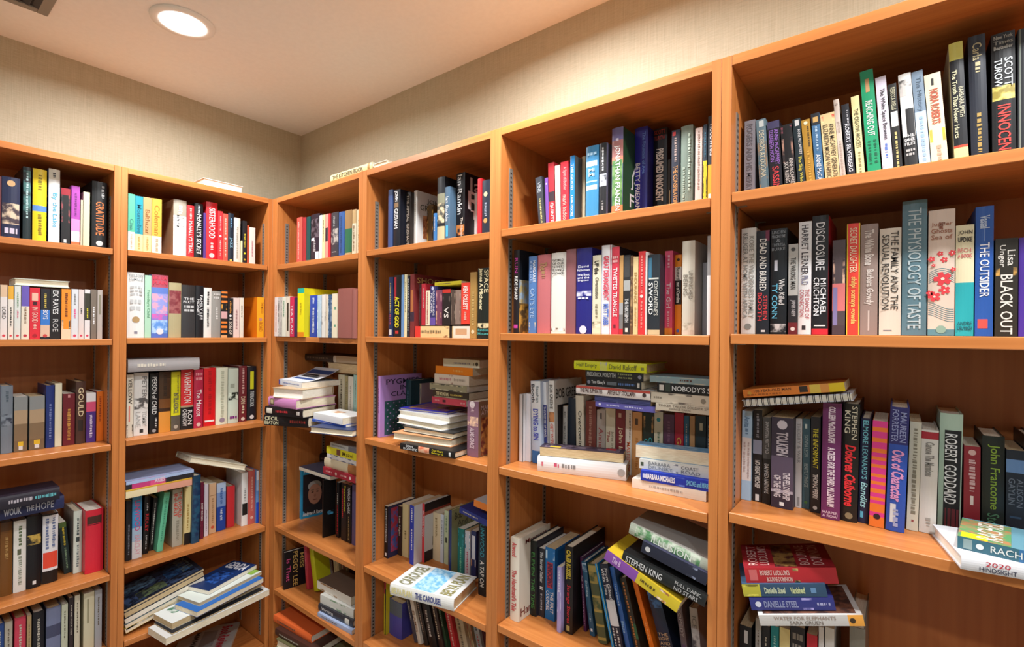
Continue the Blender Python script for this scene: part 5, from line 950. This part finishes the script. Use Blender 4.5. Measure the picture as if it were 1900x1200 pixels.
pu|2.049 0.1895 1.1281 0.0115 0.1302 0.1915 0 0|c8c4c4||pale grey paperback with faint title|T .05 .5 989494 THEORY & WAR;R .88 .98 .3 .7 908c8c
pu|2.0626 0.1933 1.1281 0.0134 0.1306 0.1921 0 0|40606c||grey teal paperback|R .06 .11 .3 .6 d8e0d8;T .18 .42 a8b8b8 DONNA LEON;T .5 .76 a8b8b8 BEASTLY THINGS;L .93 508848
pu|2.0812 0.1813 1.1281 0.017 0.1361 0.2002 0 0|201c22||black paperback with yellow title|T .12 .54 e8d838 THE INFORMANT;T .6 .86 e0dcd8 THOMAS PERRY;L .95 ccc
hu|2.11 0.1668 1.1282 0.0321 0.1592 0.2341 0 0.5|6c2c60||plum hardcover with white condensed lettering|T .03 .34 ecd8e4 COLLEEN McCULLOUGH;T .38 .89 ecd8e4 A CREED FOR THE THIRD MILLENNIUM;H .93 .99 d8c0d0 HARPER/& ROW
hu|2.1405 0.1771 1.1283 0.0274 0.1598 0.235 0 0.8|1c1a1a||black hardcover with cream name, red script title|T1 .02 .3 d8d0b8 STEPHEN;T2 .05 .26 d8d0b8 KING;I .35 .9 e83038 Dolores Claiborne;L .95 8a7c60
hu|2.1635 0.1777 1.1282 0.0166 0.1411 0.2075 0 1|202444||navy hardcover with cyan lettering|T .02 .58 78c8d8 ELMORE LEONARD'S;I .61 .86 a8e0e8 Bandits;R .89 .95 .2 .5 60b8d8
pu|2.1853 0.1677 1.1284 0.0233 0.14 0.2059 0 1.3|f07c30||paperback with pink and orange stripes|S 0 .06 e03c90;S .1 .16 e03c90;S .2 .26 e03c90;S .3 .34 e03c90;S .37 .41 e03c90;S .44 .5 e03c90;S .53 .57 e03c90;S .6 .64 e03c90;S .68 .72 e03c90;S .75 .78 e03c90;S .86 .9 e03c90;L .9 302028
hu|2.2136 0.1731 1.1285 0.0287 0.1604 0.2359 0 1.5|3054b0||blue violet hardcover with white sticker|S 0 .3 303070;T1 .04 .28 98a0d0 MAUREEN;T2 .02 .28 98a0d0 FORRESTER;I .34 .78 e098c8 Out of Character;R .78 .93 .2 .5 d8dce0;T .82 .96 a0a8d0 ~~
pu|2.2397 0.1914 1.1283 0.0171 0.1412 0.2076 0 1.2|d8d4c0||pale cream paperback|I .06 .85 8a8470 ~~~~~~~~~~~~~~~;R .9 .92 .4 .6 a05050
hu|2.262 0.188 1.1283 0.0249 0.1324 0.1948 0 0.9|dcd8d0||white hardcover with red band|S .02 .09 a82838;T .12 .45 8a8680 Canone The Mansions;T .85 .93 a8a49c ~~
hu|2.2945 0.2215 1.1283 0.0328 0.133 0.2245 0 0.7|b8d0bc||pale green hardcover, white name on black|R .14 .98 .22 .95 1c1c20;T .17 .76 f0f0f0 ROBERT GODDARD;R .8 .98 .3 .9 6c2830
pu|2.3263 0.212 1.1281 0.0226 0.1141 0.1677 0 0|902430||dark red paperback with white script|L .07 d8b0a8;I .15 .5 d8b0b0 ~~~~~~;R .55 .65 .4 .6 e8d8d0
hu|2.3549 0.2195 1.1281 0.0298 0.129 0.1897 0 0|1c2420||black green hardcover with yellow green name|T .08 .7 8aa838 John Francome;T .74 .95 508060 Storm
pu|2.3841 0.2124 1.1281 0.0249 0.1148 0.1688 0 0|1c2430||black blue paperback with pale blue band|S .1 .24 688cb8;T1 .3 .6 6c7480 ALISON;T2 .3 .58 6c7480 GAYLIN;R .7 .72 .2 .8 34506c
hu|2.404 0.221 1.1281 0.0127 0.132 0.1941 0 0|242020||dark book cut by the photo's right edge|
sf|2.0494 0.1263 1.3574 0.0146 0.1325 0.2008 0 -9|d8dce4||white spiral notebook with black wire rings|
pf|2.0444 0.125 1.3767 0.0173 0.13 0.1855 0 -9|e08030|c87830|orange paperback with yellow spine end|S .68 .78 e0c050;S .78 .86 e09848;S .86 1 e8c820;T1 .12 .5 6c4020 100-YEAR-OLD MAN;T2 .04 .4 a85c20 ~~~~~~~~;L .07 d8a040;R .58 .66 .2 .9 342820
hf|2.3914 0.0627 1.1281 0.0212 0.15 0.22 11.2 0|e4e4e8|e8e8ec|white hardcover overhanging the edge, red numerals on spine|T1 .1 .3 c83848 2020;T2 .1 .3 38384c HINDSIGHT;L .95 d8d8dc
pf|2.3927 0.0528 1.1497 0.0197 0.12 0.18 -7.3 0|386878|6898a8|green and blue paperback on the overhanging white one|L .15 dce4e4;R .04 .1 .1 .9 8aa0a0;T .22 .5 d8dcd8 RACHEL;S .4 .7 3870a0;FT .12 .3 .1 .95 e8e0d0 RACHEL;FP .0 .35 .0 .95 58905c a87850;FP .45 1 .3 1 3890d0 88c0e0;FP .02 .2 .02 .25 e0e020
@5D
pu|1.954 0.1541 0.6656 0.0243 0.1283 0.1886 0 0|1a1b1e||black paperback under the flat pile|R .05 .2 .4 .7 d8d8d8;M .3 .5 c0c0c0;R .7 .9 .3 .7 d8d4c8
pu|1.9799 0.163 0.6656 0.0116 0.146 0.2148 0 0|b0aca8||grey white paperback under the flat pile|
pu|1.995 0.1596 0.6656 0.0151 0.1393 0.2048 0 0|1e1c20||slim black paperback under flat pile|
pu|2.012 0.1614 0.6656 0.0154 0.1428 0.21 0 0|18888c||teal paperback with pale lettering|T .1 .9 a8d8d0 ~~~~~
pu|2.0306 0.1622 0.6656 0.0187 0.1443 0.2122 0 0|e8d490||cream paperback with dark lettering|T .2 .9 5c5030 TIME ~~
pu|2.0546 0.1663 0.6656 0.0262 0.1527 0.2245 0 0|242024||dark paperback with gold lettering|H .05 .35 989088 MM/MM/MM;T .5 .95 c0a048 DAVID
pu|2.0805 0.164 0.6656 0.0187 0.148 0.2177 0 0|d02838||red paperback with pale lettering|T .2 .9 f0b0b0 ~~~~
pu|2.0968 0.1713 0.6656 0.009 0.1626 0.2391 0 0|e4e0e0||slim white paperback leaning|R .3 .9 .4 .6 d09898
pu|2.1111 0.1726 0.6656 0.0156 0.1651 0.2428 0 0|e0dcd8||white paperback with pink emblem|L .5 d88890
hu|2.157 0.1775 0.6656 0.0252 0.175 0.2599 0 0|8a8478||wide grey hardcover at right end of row|-
pf|2.0726 0.0592 0.9451 0.0203 0.12 0.1767 16 -12.6|d0ccc8||grey white paperback with orange end, pile's foot|T1 .15 .75 a08c80 WATER FOR ELEPHANTS;T2 .3 .62 7c7068 SARA GRUEN;S .86 1 f0a848;L .9 403020;FP .05 .95 .05 .95 402c28 704838
pf|2.0437 0.0535 0.962 0.0241 0.1 0.1479 16 -12|343880||violet blue paperback with silver lettering|L .1 d8d8e8;T .17 .58 8a90b8 DANIELLE STEEL;N .63 .75 a098d0 343880;M .8 .95 a8a8d0
pf|2.0303 0.0496 0.9858 0.0243 0.1 0.148 16 -11.4|34506c||blue paperback with yellow spine end|S 0 .22 c0b840;N .02 .2 686020 d0c850;T .27 .52 c8d0b0 Danielle Steel;T .58 .75 d0d8a0 Vanished;R .82 .88 .3 .7 6890b8
pf|2.0377 0.068 1.0111 0.0305 0.12 0.1617 16 -10.9|b82830|902028|thick red paperback topmost, dark figures on cover|R .05 .14 .2 .9 d06868;T1 .17 .5 e0b0a8 ROBERT LUDLUM'S;T2 .24 .52 e0b0a8 BOURNE DOMINION;N .54 .6 302018 c8a868;FT .06 .17 .1 .9 d8a8a0 ROBERT;FT .19 .3 .1 .9 d8a8a0 LUDLUM'S;FP .36 .6 .05 .95 401818 8a6838;FT .64 .75 .1 .9 d8a8a0 BOURNE;FT .78 .9 .1 .9 d8a8a0 DOMINION
@1T
hf|-0.1728 0.18 2.0841 0.0482 0.2 0.159 180 -0|f0f0ec|ecece8|white hardcover lying on top of the case|
@2T
hf|0.5712 0.1 2.0841 0.0276 0.18 0.2667 0 0|f0dca0|ece4cc|cream hardcover lettered in black on the case top|T .06 .8 3c3010 THE KITCHEN BOOK;S .9 .95 b88840
hf|0.749 0.1 2.0841 0.0179 0.18 0.0759 180 -0|f0ece0|e8e0d0|white book lying on the next case top|
'''
KN = dict(h='hardcover_book', p='paperback_book', m='magazine', s='spiral_notebook', c='paperback_book')
BOOKS = []
bay = sh = None
for ln in DATA.strip().split('\n'):
    if ln[0] == '@': bay, sh = int(ln[1]), ln[2]; continue
    hd, num, col, ccol, look, dc = ln.split('|', 5)
    kind, mode = hd[0], hd[1]
    cu, cv, z, T, D, H, yw, tl = map(float, num.split(' '))
    M = (ML if bay < 2 else MR) @ Matrix.Translation((cu, cv, z))
    R = Matrix.Rotation(math.radians(yw), 4, 'Z') @ Matrix.Rotation(math.radians(tl), 4, 'Y')
    if mode == 'f': R = R @ Matrix.Rotation(math.radians(-90), 4, 'Y')
    root = empty(KN[kind]); root.matrix_world = M @ R
    place = 'on top of the ' + BW[bay][4:] if sh == 'T' else 'on %s of %s' % (SWD[sh], BW[bay])
    gp = ('books on top of the ' + BW[bay][4:]) if sh == 'T' else 'books on the %s of %s' % (SWD[sh], BW[bay])
    tag(root, look + ', ' + place, {'m': 'magazine', 's': 'notebook'}.get(kind, 'book'), gp)
    bk = Book('h' if kind == 'h' else 'p', mode, T, D, H, col, ccol, root)
    bk.flatup = mode == 'f'
    rnd = random.Random(hash_(look))
    if not dc:
        cc = lin(col); lum = cc[0] * .3 + cc[1] * .6 + cc[2] * .1
        dc = 'M .12 .6 %s' % ('665a4c' if lum > .25 else 'c8c0b0')
        if mode == 'f' and abs(yw) > 90: dc = '-'
    bands = deco(bk, dc if dc != '-' else '', rnd)
    if kind == 's':      # spiral notebook: two card covers, a page block and wire rings along the spine
        kr = mat('notebook_card', 'dfe4ee', .5); wire = mat('ring_wire', '28262a', .4, .5, .6)
        new('front_cover', [bk.P(*p) for p in boxv((T - .0012, .006, 0), (T, D, H))], BOXF, [kr], root)
        new('back_cover', [bk.P(*p) for p in boxv((0, .006, 0), (.0012, D, H))], BOXF, [kr], root)
        new('pages', [bk.P(*p) for p in boxv((.0014, .007, .002), (T - .0014, D - .003, H - .002))], BOXF, [PAPER2], root)
        n = int(H / .0115); 
        for i in range(n):
            zc = (i + .5) * H / n
            for dz in (-.0014, .0014):
                vv = []; ff = []; m_ = 14
                for k in range(m_ + 1):
                    t = math.pi * (.28 + 1.44 * k / m_)
                    rr = T * .5 + .0012
                    px, py = T / 2 + rr * math.sin(t) * -1, .0085 + rr * .9 * math.cos(t)
                    nx, ny = -math.sin(t), math.cos(t); w = .0006
                    vv += [bk.P(px + nx * w, py + ny * w, zc + dz - w), bk.P(px - nx * w, py - ny * w, zc + dz - w), bk.P(px - nx * w, py - ny * w, zc + dz + w), bk.P(px + nx * w, py + ny * w, zc + dz + w)]
                for k in range(m_):
                    for q in range(4): ff.append((4 * k + q, 4 * k + (q + 1) % 4, 4 * k + 4 + (q + 1) % 4, 4 * k + 4 + q))
                new('ring', vv, ff, [wire], root)
        continue
    build_cover(bk, bands)
    if kind == 'c':      # front cover curling up and away from the pages
        n = 12; vv = []; ff = []
        for i in range(n + 1):
            t = i / n; y = .003 + (D + .01) * t; x = T + .0008 + .045 * t ** 2.0
            for e_ in (0, .0006):
                vv += [bk.P(x + e_, y * (1 - .08 * t), .0), bk.P(x + e_, y * (1 - .08 * t), H)]
        for i in range(n):
            o_ = 4 * i
            ff += [(o_, o_ + 1, o_ + 5, o_ + 4), (o_ + 2, o_ + 6, o_ + 7, o_ + 3), (o_, o_ + 4, o_ + 6, o_ + 2), (o_ + 1, o_ + 3, o_ + 7, o_ + 5)]
        new('curled_cover', vv, ff, [cmat('e4e8ee', 'p')], root)
        def cp(y, z, e_=.0011):
            t = (y - .003) / (D + .01); return bk.P(T + .0008 + .045 * t ** 2 + e_, y * (1 - .08 * t), z)
        mb = MB()
        for (ya, yb, za, zb, mi_) in ((.06, .085, .1, .9, 0), (.1, .12, .15, .85, 1), (.125, .14, .3, .9, 1), (.15, .19, .02, .98, 0)):
            k = 6
            vv = []
            for i in range(k + 1):
                y = D * (ya + (yb - ya) * i / k) / .2; vv += [cp(y, H * za), cp(y, H * zb)]
            mb.add(vv, [(2 * i, 2 * i + 2, 2 * i + 3, 2 * i + 1) for i in range(k)], mi_)
        mb.obj('cover_print', [ink('34508c'), ink('34383c')], root)
    BOOKS.append(bk)

# lettering: text curves are shaped, turned into plain meshes and bent onto spines and covers
cur = {}
tmp = []
def bold(t, ab): return (ab[0] / ab[1]) / max(1, len(t) * .6) < .8
for t, bd in sorted({(x[1], bold(x[1], x[4])) for x in TEXTS}):
    c = bpy.data.curves.new('t', 'FONT'); c.body = t; c.resolution_u = 2; c.size = 1; c.offset = .032 if bd else .008
    o = bpy.data.objects.new('t', c); COL.objects.link(o); tmp.append(((t, bd), o))
dg = bpy.context.evaluated_depsgraph_get()
for t, o in tmp:
    me = bpy.data.meshes.new_from_object(o.evaluated_get(dg)); vs = [(v.co.x, v.co.y) for v in me.vertices]
    fs = [tuple(p.vertices) for p in me.polygons]
    if vs:
        x0, x1 = min(v[0] for v in vs), max(v[0] for v in vs); y0, y1 = min(v[1] for v in vs), max(v[1] for v in vs)
        cur[t] = ([((x - x0) / (x1 - x0), (y - y0) / (y1 - y0)) for x, y in vs], fs, (x1 - x0) / (y1 - y0))
    bpy.data.meshes.remove(me)
for t, o in tmp:
    c = o.data; bpy.data.objects.remove(o); bpy.data.curves.remove(c)
for bk, t, m, fit, (Lx, Ly, shear) in TEXTS:
    t = (t, bold(t, (Lx, Ly)))
    if t not in cur: continue
    vs, fs, asp = cur[t]
    st = (Lx / Ly) / asp      # stretch along the line
    qa, qb, ra, rb = 0, 1, 0, 1
    if st > 1.5: k = 1.5 / st; qa, qb = .5 - k / 2, .5 + k / 2
    if st < .42: k = st / .42; ra, rb = .5 - k / 2, .5 + k / 2
    out = []
    for q, r_ in vs:
        if shear: q = q * .94 + r_ * .06 * min(1, 3 / max(asp, 1)) 
        out.append(fit(qa + (qb - qa) * q, ra + (rb - ra) * r_))
    bk.letter.add(out, fs, bk.mslot('l', m))
for bk in BOOKS:
    if bk.art.v: bk.art.obj('cover_art', bk.am, bk.root)['kind'] = 'stuff'
    if bk.letter.v: bk.letter.obj('lettering', bk.lm, bk.root)['kind'] = 'stuff'
